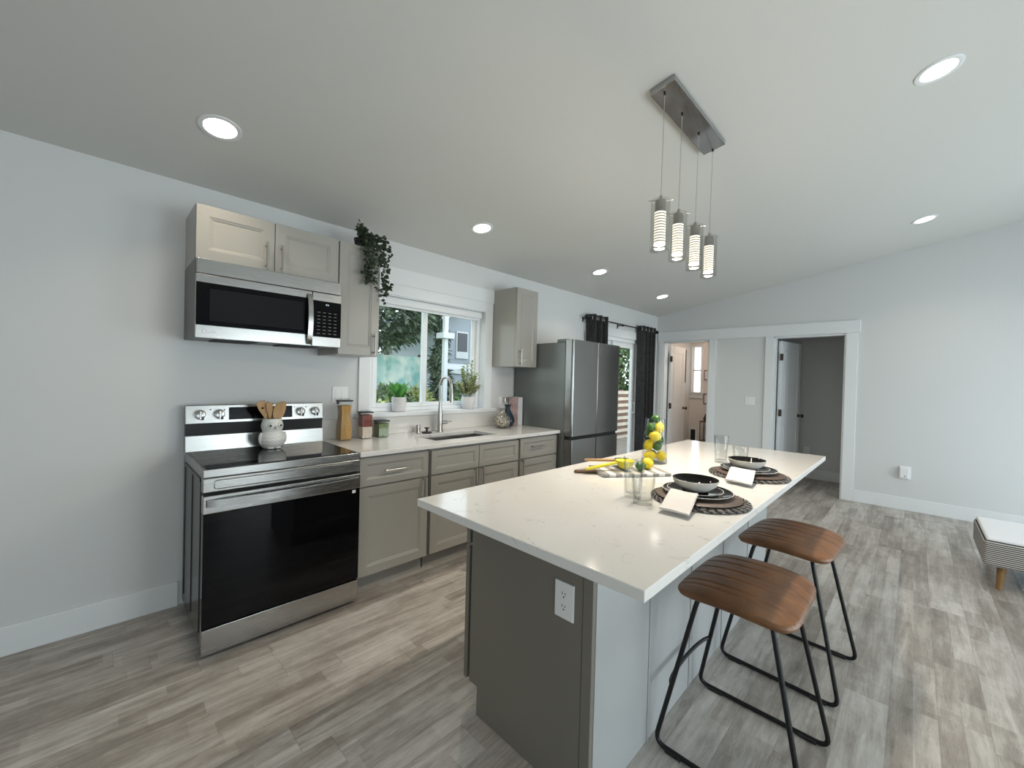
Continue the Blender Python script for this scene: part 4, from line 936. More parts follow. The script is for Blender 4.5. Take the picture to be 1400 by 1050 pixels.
# ottoman and rug -----------------------------------------------------------------
r = thing('ottoman', 'low striped upholstered bench with wooden legs at the right edge', 'ottoman', (4.35, -3.85, 0))
mb = MB(); mb.box((4.05, -4.35, .165), (4.75, -3.46, .345)); mb.build('base', 'ottoman', r, bevel=.022, seg=4)
mb = MB(); mb.box((4.062, -4.338, .338), (4.738, -3.472, .366)); mb.build('cushion', 'fabric_top', r, bevel=.013, seg=4)
for x, y in ((4.15, -3.56), (4.65, -3.56), (4.15, -4.25), (4.65, -4.25)):
    mb = MB(); sx = -1 if x < 4.3 else 1; sy = 1 if y > -4 else -1; mb.tube([(x, y, .18), (x+sx*.035, y+sy*.015, .0065 if (x > 4.3 and y < -4) else 0)], [.026, .017], 16); mb.build('leg', 'legwood', r, smooth=True)
mb = MB(); mb.box((4.22, -5.6, .0), (6.0, -3.66, .006)); tag(mb.build('area_rug', 'rug', bevel=.003), 'pale area rug under the striped bench at the right edge', 'rug')

# ------------------------------------------------------------ curtains
def curtain(label, x0, x1, folds, seed, side):
    rnd = random.Random(seed)
    r = thing('curtain', label, 'curtain', ((x0+x1)/2, -.09, .02), group=None)
    n = folds*16; vs = []; fs = []; zs = [2.262, 2.20, 2.12, 1.9, 1.5, 1.0, .5, .02]
    ph = rnd.random()
    for z in zs:
        k = (2.262-z)/2.24
        for i in range(n+1):
            s = i/n; sw = .012*math.sin(6*s+seed+3*k)*k
            x = x0+(x1-x0)*s+sw+.020*k*math.sin(2*PI*s*folds*2+seed)*.4
            if side: x += side*k*.05*(s-.5)
            y = -.092+(.052+.012*k)*math.cos(2*PI*s*folds)+.012*k*math.sin(9*s+seed)
            vs.append((x, y, z))
    W_ = n+1
    for j in range(len(zs)-1):
        for i in range(n): fs.append((j*W_+i, j*W_+i+1, (j+1)*W_+i+1, (j+1)*W_+i))
    mb = MB(); mb.add(vs, fs); o = mb.build('cloth', 'curtain', r, smooth=True, auto=False)
    sd = o.modifiers.new('thick', 'SOLIDIFY'); sd.thickness = .003
    for q in range(folds*2):
        s = (q+.5)/(folds*2); x = x0+(x1-x0)*s; mb = MB(); sg = 1 if q % 2 == 0 else -1
        c = Vector((x, -.092, 2.212)); t = Vector((sg*.55, .83, 0)).normalized(); up = Vector((0, 0, 1)); 
        mb.tube([c+(t*math.cos(a)+up*math.sin(a))*.027+Vector((0, -.004, 0)) for a in [2*PI*i/20 for i in range(20)]], .005, 8, closed=True); mb.build('grommet', 'nickel', r, smooth=True)
    return r
curtain('black curtain panel bunched at the left end of the rod above the refrigerator', 4.075, 4.50, 3, 1, 0)
curtain('long black curtain panel hanging at the right end of the rod in the far corner', 5.43, 5.90, 4, 5, -1)
r = thing('curtain_rod', 'black curtain rod above the sliding glass door', 'curtain rod', (5, -.092, 2.212))
mb = MB(); mb.cyl((4.02, -.092, 2.212), (5.97, -.092, 2.212), .009, 12); mb.build('rod', 'blackmetal', r, smooth=True)
for x in (4.01, 5.98): mb = MB(); mb.cyl((x-.02, -.092, 2.212), (x+.02, -.092, 2.212), .027, 18); mb.build('finial', 'blackmetal', r, smooth=True, bevel=.004)
for x in (4.045, 4.91, 5.955): mb = MB(); mb.box((x-.008, -.092, 2.196), (x+.008, 0, 2.206)); mb.box((x-.012, -.006, 2.16), (x+.012, 0, 2.225)); mb.box((x-.008, -.104, 2.190), (x+.008, -.080, 2.206)); mb.build('bracket', 'blackmetal', r)

# ------------------------------------------------------------ counter canisters
def canister(label, x0, y0, w, h, waist, fills, group='square glass storage jars'):
    r = thing('storage_jar', label, 'storage jar', (x0+w/2, y0+w/2, .9155), group=group)
    cx, cy, z0 = x0+w/2, y0+w/2, .9155; H = h-.022
    def hw(s): return w/2*(1-(waist*math.exp(-((s-.66)/.20)**2) if waist else 0))
    def shell(mb, a, b, inset, mi=0, N_=16):
        vs = []
        for i in range(N_+1):
            s = a+(b-a)*i/N_; q = hw(s)-inset
            for sx, sy in ((-1, -1), (1, -1), (1, 1), (-1, 1)): vs.append((cx+sx*q, cy+sy*q, z0+s*H))
        fs = [(i*4+k, i*4+(k+1) % 4, (i+1)*4+(k+1) % 4, (i+1)*4+k) for i in range(N_) for k in range(4)]+[(3, 2, 1, 0), (N_*4, N_*4+1, N_*4+2, N_*4+3)]
        mb.add(vs, fs, mi)
    mb = MB(); shell(mb, .0, 1.0, 0); mb.build('jar', 'clear', r, bevel=.004)
    for nm, m, a, b in fills: mb = MB(); shell(mb, a, b, .005); mb.build(nm, m, r, bevel=.003)
    mb = MB(); mb.box((x0-.003, y0-.003, z0+H), (x0+w+.003, y0+w+.003, z0+H+.010)); mb.build('lid', 'black', r, bevel=.004)
    mb = MB(); mb.box((x0+.012, y0+.012, z0+H+.0101), (x0+w-.012, y0+w-.012, z0+h)); mb.build('lid_top', 'clear', r, bevel=.004)
    mb = MB(); mb.box((x0-.006, y0+w*.3, z0+H-.018), (x0-.003, y0+w*.7, z0+H+.006)); mb.build('clip', 'black', r)
canister('tall waisted jar filled with spaghetti, leftmost on the counter', .868, -.160, .088, .305, .16, [('spaghetti', 'pasta', .02, .90)])
canister('middle-height square jar layered with red lentils over white beans', 1.033, -.155, .086, .215, 0, [('white_beans', 'beans', .02, .46), ('bean_mix', 'lentil', .46, .63), ('red_lentils', 'lentil', .63, .93)])
canister('short square jar filled with green split peas', 1.165, -.155, .092, .142, 0, [('split_peas', 'peas', .03, .90)])

# potted plants on the sill
PZ = WZ0
r = thing('potted_succulent', 'broad-leaved bright green plant in a ribbed white pot on the window sill', 'plant', (1.435, .022, PZ))
c = (1.435, .022, PZ+.0005); prof = [(0, 0), (.050, 0)]
for i in range(9): z = .006+i*.0125; prof += [(.056+.002*i/9, z), (.059+.003*i/9, z+.004), (.059+.003*i/9, z+.008), (.056+.003*i/9, z+.0115)]
prof += [(.060, .122), (.055, .122), (.053, .105), (0, .105)]
mb = MB(); mb.lathe(prof, c, 36); mb.build('pot', 'pot', r, smooth=True, auto=60)
mb = MB(); mb.lathe([(0, .1058), (.053, .1055)], c, 20); mb.build('soil', 'soil', r)
rnd = random.Random(3)
for i in range(9):
    a = i*2.4+.5; lean = .20+.80*(i/9); d = Vector((math.cos(a)*math.sin(lean), math.sin(a)*math.sin(lean)*.55, math.cos(lean))); mb = MB(); L_ = .145+.05*rnd.random(); N_ = 10; vs = []
    base_ = Vector(c)+Vector((math.cos(a)*.012, math.sin(a)*.012, .104)); side = d.cross(Vector((0, 0, 1))).normalized(); nn = side.cross(d)
    for k in range(N_+1):
        s = k/N_; w_ = .041*(math.sin(PI*min(1, s*.78+.14))**.8)*(1 if s < .8 else (1-s)/.2) + .0006; p = base_+d*L_*s+Vector((math.cos(a), math.sin(a)*.5, -.3))*.035*s*s
        vs += [p-side*w_+nn*w_*.35, p, p+side*w_+nn*w_*.35, p-nn*.002]
    fs = []
    for k in range(N_):
        o = k*4; fs += [(o, o+1, o+5, o+4), (o+1, o+2, o+6, o+5), (o+2, o+3, o+7, o+6), (o+3, o, o+4, o+7)]
    mb.add(vs, fs); mb.build('leaf', 'leaf', r, smooth=True, auto=False)
r = thing('potted_foliage_plant', 'mottled small-leaved plant in a fluted white pot on the window sill', 'plant', (2.165, -.005, PZ))
c = (2.165, -.005, PZ+.0005)
n = 72; vs = []; pr = [(0, 0), (.044, 0), (.052, .01), (.066, .06), (.068, .085), (.062, .115), (.060, .120), (.056, .120), (.055, .10), (0, .10)]
for rr_, z in pr:
    for i in range(n):
        a = 2*PI*i/n; q = rr_+(.0022*math.cos(a*22) if .005 < z < .118 and rr_ > .05 else 0); vs.append((c[0]+q*math.cos(a), c[1]+q*math.sin(a), c[2]+z))
fs = [(j*n+i, j*n+(i+1) % n, (j+1)*n+(i+1) % n, (j+1)*n+i) for j in range(len(pr)-1) for i in range(n)]
mb = MB(); mb.add(vs, fs); mb.build('pot', 'pot', r, smooth=True, auto=60)
stems = MB(); lv = MB(); rnd = random.Random(11)
for i in range(24):
    a = 2*PI*rnd.random(); lean = .15+.62*rnd.random(); L_ = .17+.11*rnd.random() if lean < .45 else .15+.06*rnd.random()
    if i < 3: lean = .12; L_ = .30+.03*i; a = 2.8+i
    d = Vector((math.cos(a)*math.sin(lean), math.sin(a)*math.sin(lean)*.6, math.cos(lean))); p0 = Vector(c)+Vector((math.cos(a)*.02, math.sin(a)*.02, .098)); pts = [p0+d*L_*s+Vector((0, 0, -.02*s*s)) for s in (0, .33, .66, 1)]
    stems.tube(pts, .0018, 5)
    for k in range(20):
        s = .25+.77*k/19; p = p0+d*L_*min(1, s); a2 = k*2.2+i; dl = (Vector((math.cos(a2), math.sin(a2), .35+.4*rnd.random()))+d*.4); lv.leaf(p, dl, (0, 0, 1), .036+.022*rnd.random(), .017+.007*rnd.random(), bend=.3)
stems.build('stems', 'stem', r); o = lv.build('foliage', 'leaf_mottled', r, smooth=True, auto=False); o['kind'] = 'stuff'

# vases, cookbook
mb = MB(); rnd = random.Random(5)
prof = [(0, 0), (.036, 0), (.058, .012), (.075, .045), (.077, .070), (.068, .105), (.040, .140), (.024, .160), (.021, .175), (.026, .190), (.022, .190), (.018, .175), (.018, .12), (0, .12)]
n = 44; vs = []; fine = []
for j in range(len(prof)-1):
    for q in range(4): fine.append((prof[j][0]+(prof[j+1][0]-prof[j][0])*q/4, prof[j][1]+(prof[j+1][1]-prof[j][1])*q/4, j))
fine.append((*prof[-1], 99))
for rr_, z, j in fine:
    for i in range(n):
        a = 2*PI*i/n; q = rr_*(1+(.085*max(0, math.sin(a*9+z*95))*max(0, math.sin(a*9-z*95)+.3) if j < 7 else 0)); vs.append((q*math.cos(a), q*math.sin(a), z))
fs = [(j*n+i, j*n+(i+1) % n, (j+1)*n+(i+1) % n, (j+1)*n+i) for j in range(len(fine)-1) for i in range(n)]
mb.add(vs, fs); tag(mb.build('vase', 'mercury', loc=(2.418, -.228, .9155), smooth=True, auto=False), 'textured silver-gold mercury glass bud vase, in front of the blue one', 'vase')
mb = MB(); mb.lathe([(0, 0), (.040, 0), (.062, .012), (.074, .045), (.074, .070), (.060, .110), (.036, .150), (.026, .175), (.025, .195), (.036, .215), (.038, .220), (.034, .220), (.021, .195), (.021, .16), (0, .15)], (0, 0, 0), 48)
tag(mb.build('vase', 'blueglass', loc=(2.565, -.150, .9155), smooth=True, auto=False), 'dark blue glass bottle-shaped vase on the counter by the outlet', 'vase')
r = thing('cookbook', 'pale book with a pinkish cover standing upright against the wall beside the refrigerator', 'book', (2.735, -.08, .9155))
mb = MB(); mb.box((2.714, -.155, .9175), (2.772, -.026, 1.205)); mb.build('pages', 'paper', r)
mb = MB(); mb.box((2.708, -.158, .9155), (2.714, -.023, 1.208)); mb.build('cover', 'pink', r, bevel=.001)
mb = MB(); mb.box((2.772, -.158, .9155), (2.778, -.023, 1.208)); mb.build('cover', 'paper', r, bevel=.001)

# ivy on the wall cabinet ------------------------------------------------------
r = thing('trailing_ivy', 'dark trailing ivy in a small black pot hanging over the narrow wall cabinet', 'plant', (.965, -.25, 2.286))
mb = MB(); mb.lathe([(0, 0), (.045, 0), (.058, .075), (.053, .075), (.05, .06), (0, .06)], (.960, -.245, 2.2865), 20); mb.build('pot', 'black', r, smooth=True)
st_ = MB(); lv = MB(); rnd = random.Random(21)
def vine(pts, dens, spread):
    P = [Vector(p) for p in pts]; out = []
    for i in range(len(P)-1):
        for k in range(6): out.append(P[i].lerp(P[i+1], k/6))
    out.append(P[-1]); st_.tube(out, .0016, 5)
    for p in out:
        for q in range(dens):
            d = Vector((rnd.uniform(-1, 1), rnd.uniform(-1.1, .35), rnd.uniform(-.9, .6))); o = Vector((rnd.uniform(-1, 1), rnd.uniform(-1, .2), rnd.uniform(-1, 1)))*spread
            lv.leaf(p+o, d, (rnd.uniform(-.4, .4), -1, rnd.uniform(-.2, .8)), rnd.uniform(.022, .036), rnd.uniform(.018, .027), bend=.2)
tp = (.96, -.25, 2.35)
vine([tp, (.93, -.36, 2.34), (.925, -.385, 2.24), (.935, -.385, 2.16), (.93, -.385, 2.10), (.96, -.385, 2.03)], 3, .030)
vine([tp, (.96, -.36, 2.33), (.965, -.385, 2.22), (.955, -.385, 2.12), (.975, -.385, 2.05)], 3, .026)
vine([tp, (1.00, -.34, 2.33), (1.02, -.385, 2.22), (1.015, -.385, 2.15)], 3, .026)
vine([tp, (1.04, -.33, 2.33), (1.075, -.355, 2.22), (1.07, -.36, 2.12), (1.075, -.36, 2.03), (1.07, -.36, 1.94)], 3, .022)
vine([tp, (1.05, -.30, 2.34), (1.085, -.34, 2.28), (1.09, -.35, 2.16), (1.085, -.35, 2.05), (1.12, -.35, 2.03)], 2, .018)
vine([tp, (.93, -.30, 2.38), (.905, -.34, 2.41), (.90, -.36, 2.37)], 4, .022)
vine([tp, (1.0, -.29, 2.38), (1.06, -.33, 2.36), (1.11, -.35, 2.30)], 4, .022)
vine([tp, (.93, -.30, 2.40), (.90, -.33, 2.45)], 1, .012)
vine([tp, (.96, -.28, 2.36), (.98, -.30, 2.35), (1.0, -.31, 2.34)], 6, .035)
st_.build('vines', 'stem', r); o = lv.build('foliage', 'leaf_dark', r, smooth=True, auto=False); o['kind'] = 'stuff'

# ------------------------------------------------------------ place settings
TZ = .9155
def placemat(cx, cy, label, seed):
    r = thing('placemat', label, 'placemat', (cx, cy, TZ), group='woven placemats on the island')
    mb = MB(); mb.lathe([(0, .001), (.150, .001), (.158, .004), (.150, .006), (0, .006)], (cx, cy, TZ), 48); mb.build('mat', 'woven', r)
    mb = MB(); rings = [(.152, .010), (.168, .009), (.181, .007)]
    for k, (rad, am) in enumerate(rings):
        for ph in (0, PI):
            pts = []; N_ = 168; w = 34
            for i in range(N_):
                a = 2*PI*i/N_; q = rad+am*.8*math.sin(w*a+ph+k); pts.append((cx+q*math.cos(a), cy+q*math.sin(a), TZ+.0062+.0028*math.cos(w*a+ph+k)))
            mb.tube(pts, .0033, 5, closed=True, mi=0 if ph == 0 else 1)
    mb.build('braided_edge', ['woven', 'woven_grey'], r, smooth=False)
    return r
placemat(1.378, -2.466, 'round dark woven placemat under the plates nearer the camera', 1)
placemat(2.058, -2.470, 'round dark woven placemat under the plates farther from the camera', 2)
def lathed(name, prof, loc, label, cat, mats, rimz=None, group=None, n=56):
    mb = MB(); mb.lathe(prof, (0, 0, 0), n); o = mb.build(name, mats, loc=loc, smooth=True, auto=50)
    return tag(o, label, cat, group)
def dish(name, prof, nin, loc, label, cat, m_in, m_out, group=None):
    """prof runs from the inner centre outwards and back under; the first nin segments are glazed inside"""
    mb = MB(); n = 56; mb.lathe(prof, (0, 0, 0), n); mb.mi = [0 if i < nin*n else 1 for i in range(len(mb.f))]
    o = bpy.data.meshes.new(name); o.from_pydata(mb.v, [], mb.f); o.materials.append(M[m_in]); o.materials.append(M[m_out]); o.polygons.foreach_set('material_index', mb.mi); o.polygons.foreach_set('use_smooth', [True]*len(o.polygons))
    try: o.set_sharp_from_angle(angle=R(60))
    except Exception: pass
    b = bpy.data.objects.new(name, o); COL.objects.link(b); b.location = loc; return tag(b, label, cat, group)
for i, (cx, cy, where) in enumerate(((1.392, -2.452, 'nearer the camera'), (2.075, -2.466, 'farther from the camera'))):
    lathed('charger_plate', [(0, 0), (.155, 0), (.164, .004), (.155, .0065), (0, .0055)], (cx-.006, cy-.006, TZ+.0115), 'flat brown charger on the woven placemat %s' % where, 'charger plate', 'charger', group='brown chargers')
    dish('dinner_plate', [(0, .004), (.085, .004), (.125, .013), (.134, .016), (.1365, .0155), (.128, .010), (.085, 0), (0, 0)], 3, (cx+.012, cy+.004, TZ+.0185), 'black-glazed dinner plate with pale rim, lowest of the plates %s' % where, 'plate', 'plate', 'plate_rim', 'black dinner plates')
    dish('salad_plate', [(0, .004), (.070, .004), (.098, .011), (.106, .0135), (.1085, .013), (.10, .008), (.070, 0), (0, 0)], 3, (cx+.002, cy+.010, TZ+.0260), 'black-glazed salad plate between dinner plate and bowl %s' % where, 'plate', 'plate', 'plate_rim', 'black salad plates')
    dish('bowl', [(0, .006), (.045, .008), (.072, .022), (.088, .046), (.0895, .0485), (.092, .048), (.080, .024), (.055, .005), (.048, 0), (0, 0)], 4, (cx+.006, cy+.010, TZ+.0330), 'cream bowl with black inside on top of the plates %s' % where, 'bowl', 'plate', 'bowl_out', 'cream and black bowls')
def napkin(label, corners, z0, z1):
    """corners: far-left, far-right, near-right, near-left (xy); drapes from z1 (far) to z0 (near)"""
    A, B, C_, D = [Vector((*c, 0)) for c in corners]; ctr = (A+B+C_+D)/4
    def zf(t): return z1+(z0-z1)*(t*t*(3-2*t))
    vs = []; fs = []; N_, K = 18, 6; layers = 2
    mb = MB()
    for L_ in range(layers):
        ins = .0015*L_; o = len(mb.v)
        for s_ in (0, 1):
            for i in range(N_+1):
                t = i/N_
                for j in range(K+1):
                    u = j/K; p = (A.lerp(D, t)).lerp(B.lerp(C_, t), u); p = p+(ctr-p).normalized()*ins*(2 if L_ else 0)
                    z = zf(t)+L_*.0032+s_*.0028+.0010*math.sin(6*u+4*t+L_); mb.v.append((p.x, p.y, z))
        W_ = K+1; Q = (N_+1)*W_
        f = []
        for i in range(N_):
            for j in range(K): f += [(o+i*W_+j, o+(i+1)*W_+j, o+(i+1)*W_+j+1, o+i*W_+j+1), (o+Q+i*W_+j, o+Q+i*W_+j+1, o+Q+(i+1)*W_+j+1, o+Q+(i+1)*W_+j)]
            f += [(o+i*W_, o+Q+i*W_, o+Q+(i+1)*W_, o+(i+1)*W_), (o+i*W_+K, o+(i+1)*W_+K, o+Q+(i+1)*W_+K, o+Q+i*W_+K)]
        for j in range(K): f += [(o+j, o+j+1, o+Q+j+1, o+Q+j), (o+N_*W_+j, o+Q+N_*W_+j, o+Q+N_*W_+j+1, o+N_*W_+j+1)]
        mb.f += f; mb.mi += [0]*len(f)
    tag(mb.build('napkin', 'napkin', smooth=True, auto=60), label, 'napkin', 'folded white napkins')
napkin('folded white napkin lying over the edge of the plates nearer the camera', [(1.292, -2.385), (1.300, -2.492), (1.092, -2.535), (1.092, -2.425)], TZ+.014, TZ+.040)
napkin('folded white napkin lying over the edge of the plates farther from the camera', [(1.990, -2.405), (1.978, -2.525), (1.758, -2.562), (1.782, -2.440)], TZ+.014, TZ+.040)
# glasses
def tumbler(label, x, y, rt, rb, h, group, flute=0):
    n = 48; prof = [(rb, 0), (rb*1.01, .012), (rb*1.01+(rt-rb)*.55, h*.55), (rt, h), (rt-.0022, h+.0006), (rt-.0045, h-.002), (rb*1.0+(rt-rb)*.52-.004, h*.55), (rb-.004, .018), (0, .014)]
    mb = MB(); mb.lathe([(0, .0005)]+prof, (0, 0, 0), n)
    if flute:
        v2 = []
        for (a, b, c) in mb.v:
            q = math.hypot(a, b); th = math.atan2(b, a)
            if q > rb*.9 and c < h*.62: k = 1+.035*math.cos(th*flute)*(1-c/(h*.62)); a, b = a*k, b*k
            v2.append((a, b, c))
        mb.v = v2
    tag(mb.build('drinking_glass', 'tumbler', loc=(x, y, TZ), smooth=True, auto=60), label, 'glass', group)
tumbler('tall clear drinking glass nearest the camera, beside the near placemat', 1.205, -2.262, .041, .032, .165, 'tall tumblers', 6)
tumbler('short clear drinking glass in front of the near tall glass', 1.150, -2.335, .044, .036, .105, 'short tumblers', 8)
tumbler('tall clear drinking glass beside the farther placemat', 2.325, -2.250, .041, .032, .165, 'tall tumblers', 6)
tumbler('short clear drinking glass behind the farther bowl', 2.375, -2.345, .044, .036, .105, 'short tumblers', 8)

# vase of lemons and limes --------------------------------------------------------
VC = Vector((1.985, -1.985, TZ))
mb = MB(); mb.lathe([(0, .001), (.072, .001), (.074, .006), (.057, .262), (.0545, .263), (.053, .260), (.069, .016), (0, .014)], (0, 0, 0), 56)
tag(mb.build('glass_vase', 'clear', loc=VC, smooth=True, auto=40), 'tall clear tapered glass vase filled with lemons and limes', 'vase')
fruit_lemon = MB(); N_ = 20
prof = [(0, -.040), (.004, -.038), (.009, -.034), (.019, -.027), (.0275, -.013), (.0295, 0), (.0275, .013), (.019, .027), (.009, .034), (.0045, .039), (0, .040)]
fruit_lemon.lathe(prof, (0, 0, 0), 24); LM = None
def fruit(kind, pos, rot, label, group):
    mb = MB(); k = 1 if kind == 'lemon' else .86
    mb.lathe([(a*k, b*k*(1 if kind == 'lemon' else .82)) for a, b in prof], (0, 0, 0), 24)
    if kind == 'lime' and kind in CACHE or kind in CACHE: o = bpy.data.objects.new(kind, CACHE[kind]); COL.objects.link(o); o.location = pos; o.rotation_euler = rot
    else: o = mb.build(kind, kind, loc=pos, smooth=True, auto=False); o.rotation_euler = rot; CACHE[kind] = o.data
    return tag(o, label, kind, group)
CACHE = {}
cam_r = Vector((.7015, -.7126, 0)); cam_f = Vector((.7126, .7015, 0))     # right / away seen from the kitchen side
def inv(rt, fw, z): p = VC+cam_r*rt+cam_f*fw; return (p.x, p.y, TZ+z)
G1 = 'lemons in the tall vase'; G2 = 'limes in the tall vase'
fruit('lemon', inv(-.034, -.020, .045), (R(90), 0, R(40)), 'lemon at the bottom left of the tall vase', G1)
fruit('lemon', inv(.034, -.020, .044), (R(90), 0, R(-50)), 'lemon at the bottom right of the tall vase', G1)
fruit('lime', inv(.0, .036, .045), (R(80), 0, R(70)), 'lime at the bottom back of the tall vase', G2)
fruit('lime', inv(.010, -.016, .098), (R(60), R(20), 0), 'lime just above the two bottom lemons in the vase', G2)
fruit('lemon', inv(-.031, .010, .104), (R(20), R(30), R(10)), 'lemon at the left of the vase, second tier', G1)
fruit('lime', inv(.034, .012, .135), (R(15), R(10), 0), 'lime at the right of the vase, halfway up', G2)
fruit('lemon', inv(-.006, -.020, .160), (R(95), 0, R(50)), 'lemon in the middle of the vase, facing front', G1)
fruit('lime', inv(-.026, .026, .172), (R(50), 0, 0), 'lime behind the middle lemon in the vase', G2)
fruit('lemon', inv(.022, -.004, .208), (R(15), R(-10), 0), 'lemon near the rim on the right of the vase', G1)
fruit('lime', inv(-.026, -.004, .214), (R(70), 0, R(40)), 'lime near the rim on the left of the vase', G2)
fruit('lime', inv(.004, .006, .262), (R(75), 0, R(-30)), 'lime on top, rising above the rim of the vase', G2)

# cutting board with citrus squeezer ------------------------------------------------
BO = Vector((1.404, -1.998, TZ+.0005)); bu = Vector((.274, -.201, 0)).normalized(); ba = math.atan2(bu.y, bu.x); bv = Vector((-bu.y, bu.x, 0))
r = thing('cutting_board', 'striped white and grey cutting board with a wooden handle', 'cutting board', BO, ba)
mb = MB(); mb.box((0, 0, 0), (.365, .215, .016)); mb.build('board', 'stoneboard', r, local=True, bevel=.003)
mb = MB(); pts = [(0, .082), (-.02, .092), (-.075, .090), (-.105, .094), (-.118, .108), (-.105, .122), (-.075, .126), (-.02, .124), (0, .134)]
mb.prism([(a, b, .001) for a, b in pts], (0, 0, .014)); mb.build('handle', 'woodh', r, local=True, bevel=.004)
def onb(u, v, z): p = BO+bu*u+bv*v; return (p.x, p.y, p.z+z)
r = thing('citrus_squeezer', 'yellow and green hinged citrus squeezer lying on the cutting board', 'squeezer', onb(.17, .08, .016))
def half(name, m, c, rad, hdir, hl, z0, z1, inner):
    mb = MB(); prof = [(rad, 0), (rad*.96, -rad*.35), (rad*.7, -rad*.72), (rad*.3, -rad*.88), (0, -rad*.9)]
    mb.lathe(prof+[], (c[0], c[1], c[2]), 28); mb.lathe([(rad, 0), (rad+.006, .002), (rad+.006, .006), (rad*.9, .006), (rad*.5, -rad*.3), (0, -rad*.4)], (c[0], c[1], c[2]), 28)
    b = mb.build(name, m, r, smooth=True, auto=50)
    h = Vector(hdir); s = Vector(c)+h*rad*.9; e = s+h*hl; mb = MB(); sd = Vector((-h.y, h.x, 0)); N_ = 8; vs = []
    for i in range(N_+1):
        t = i/N_; p = s.lerp(e, t); p.z = z0+(z1-z0)*t; w_ = .012-.003*t+.004*math.sin(PI*t)
        for a, bb in ((-w_, -.005), (w_, -.005), (w_, .006), (-w_, .006)): vs.append(p+sd*a+Vector((0, 0, bb)))
    fs = [(i*4+k, i*4+(k+1) % 4, (i+1)*4+(k+1) % 4, (i+1)*4+k) for i in range(N_) for k in range(4)]+[(3, 2, 1, 0), (N_*4, N_*4+1, N_*4+2, N_*4+3)]
    mb.add(vs, fs); mb.build('handle', inner, b, smooth=True, auto=50, bevel=.002)
c1 = onb(.150, .085, .062); half('yellow_cup', 'yel', c1, .043, (-bu*.97-bv*.02).normalized(), .175, c1[2]-.004, BO.z+.024, 'yel')
c2 = onb(.175, .165, .052); half('green_cup', 'green', c2, .038, (-bu*.96+bv*.25).normalized(), .17, c2[2]-.002, BO.z+.045, 'utensil')
mb = MB(); mb.cyl(onb(.205, .10, .058), onb(.205, .15, .058), .007, 10); mb.build('hinge', 'yel', r, smooth=True)
fruit('lime', onb(.225, .060, .0425), (R(80), 0, R(20)), 'lime lying on the cutting board behind the near glass', None)
fruit('lemon', onb(.285, .105, .047), (R(90), 0, R(70)), 'lemon lying on the cutting board next to the lime', None)

# ------------------------------------------------------------ bathroom items seen through the left doorway
r = thing('wall_heater', 'small white wall heater with a dark grille low in the bathroom', 'heater', (BX-.02, -.10, .25))
mb = MB(); mb.box((BX-.02, -.165, .19), (BX, -.020, .57)); mb.build('frame', 'trim', r, bevel=.003)
mb = MB(); mb.box((BX-.024, -.135, .24), (BX-.0202, -.050, .53)); mb.build('grille', 'dark', r)
r = thing('towel_bar', 'thin dark metal bar on the bathroom wall beside the window', 'towel bar', (7.38, -.04, 1.75))
mb = MB(); mb.cyl((7.30, -.05, 1.42), (7.30, -.05, 2.02), .009, 10); mb.build('bar', 'bronze', r)
for z in (1.42, 2.02): mb = MB(); mb.cyl((7.30, -.05, z), (7.30, 0, z), .014, 12); mb.build('post', 'bronze', r)
for z0, z1, lb in ((1.47, 1.66, 'small dark framed picture high beside the bathroom window'), (1.02, 1.22, 'small dark framed picture lower on the bathroom wall')):
    r = thing('wall_picture', lb, 'picture', (BX-.01, -.33, z0), group='bathroom pictures')
    mb = MB(); mb.box((BX-.018, -.40, z0), (BX, -.265, z1)); mb.build('frame', 'woodh', r); mb = MB(); mb.box((BX-.020, -.385, z0+.02), (BX-.0181, -.28, z1-.02)); mb.build('print', 'paper', r)
r = thing('bathroom_shelf', 'narrow dark stand with small items in the bathroom corner', 'stand', (7.50, -.40, 0))
for z in (.35, .70): mb = MB(); mb.box((7.40, -.52, z), (7.62, -.29, z+.02)); mb.build('shelf', 'woodh', r)
for x in (7.405, 7.605):
    for y in (-.515, -.30): mb = MB(); mb.cyl((x, y, 0), (x, y, .72), .008, 8); mb.build('post', 'bronze', r)
mb = MB(); mb.lathe([(0, 0), (.04, 0), (.045, .06), (.02, .10), (.02, .13), (0, .13)], (7.46, -.38, .7205), 20); tag(mb.build('soap_bottle', 'bronze', smooth=True), 'small dark bottle on the bathroom stand', 'bottle')
l = bpy.data.lights.new('bathroom_ceiling_lamp', 'AREA'); l.size = .35; l.energy = 9; l.color = (1.0, .80, .64)
o = bpy.data.objects.new('bathroom_ceiling_lamp', l); COL.objects.link(o); o.location = (6.95, -.75, 2.42)

# ------------------------------------------------------------ outside
mb = MB(); mb.box((-30, .13, -.5), (60, 70, -.35)); struct('ground', mb, 'grass')
r = thing('patio_deck', 'wooden deck outside the sliding glass door', 'deck', (8, 1.5, -.35))
mb = MB()
for i in range(22): mb.box((3.0, .13+i*.145, -.10), (12.0, .13+i*.145+.138, -.07))
mb.build('boards', 'deck', r); mb = MB(); mb.box((3.0, .13, -.35), (12.0, 3.3, -.101)); mb.build('frame', 'fence_b', r)
r = thing('slatted_fence', 'fence of pale horizontal boards with brown painted shadow strips between them, outside the sliding door', 'fence', (9.5, 2.35, -.07))
for i, z in enumerate([(-.06+.082*k) for k in range(15)]):
    mb = MB(); mb.box((6.5, 2.3+(.0 if i % 2 == 0 else .02), z), (12.0, 2.335+(.0 if i % 2 == 0 else .02), z+.080)); mb.build('pale_board' if i % 2 == 0 else 'shadow_strip', 'fence_w' if i % 2 == 0 else 'fence_b', r)  # every second strip is brown to paint the shadow between pale boards
for x in (6.55, 9.3, 11.95): mb = MB(); mb.box((x-.045, 2.36, -.069), (x+.045, 2.45, 1.2)); mb.build('post', 'fence_b', r)

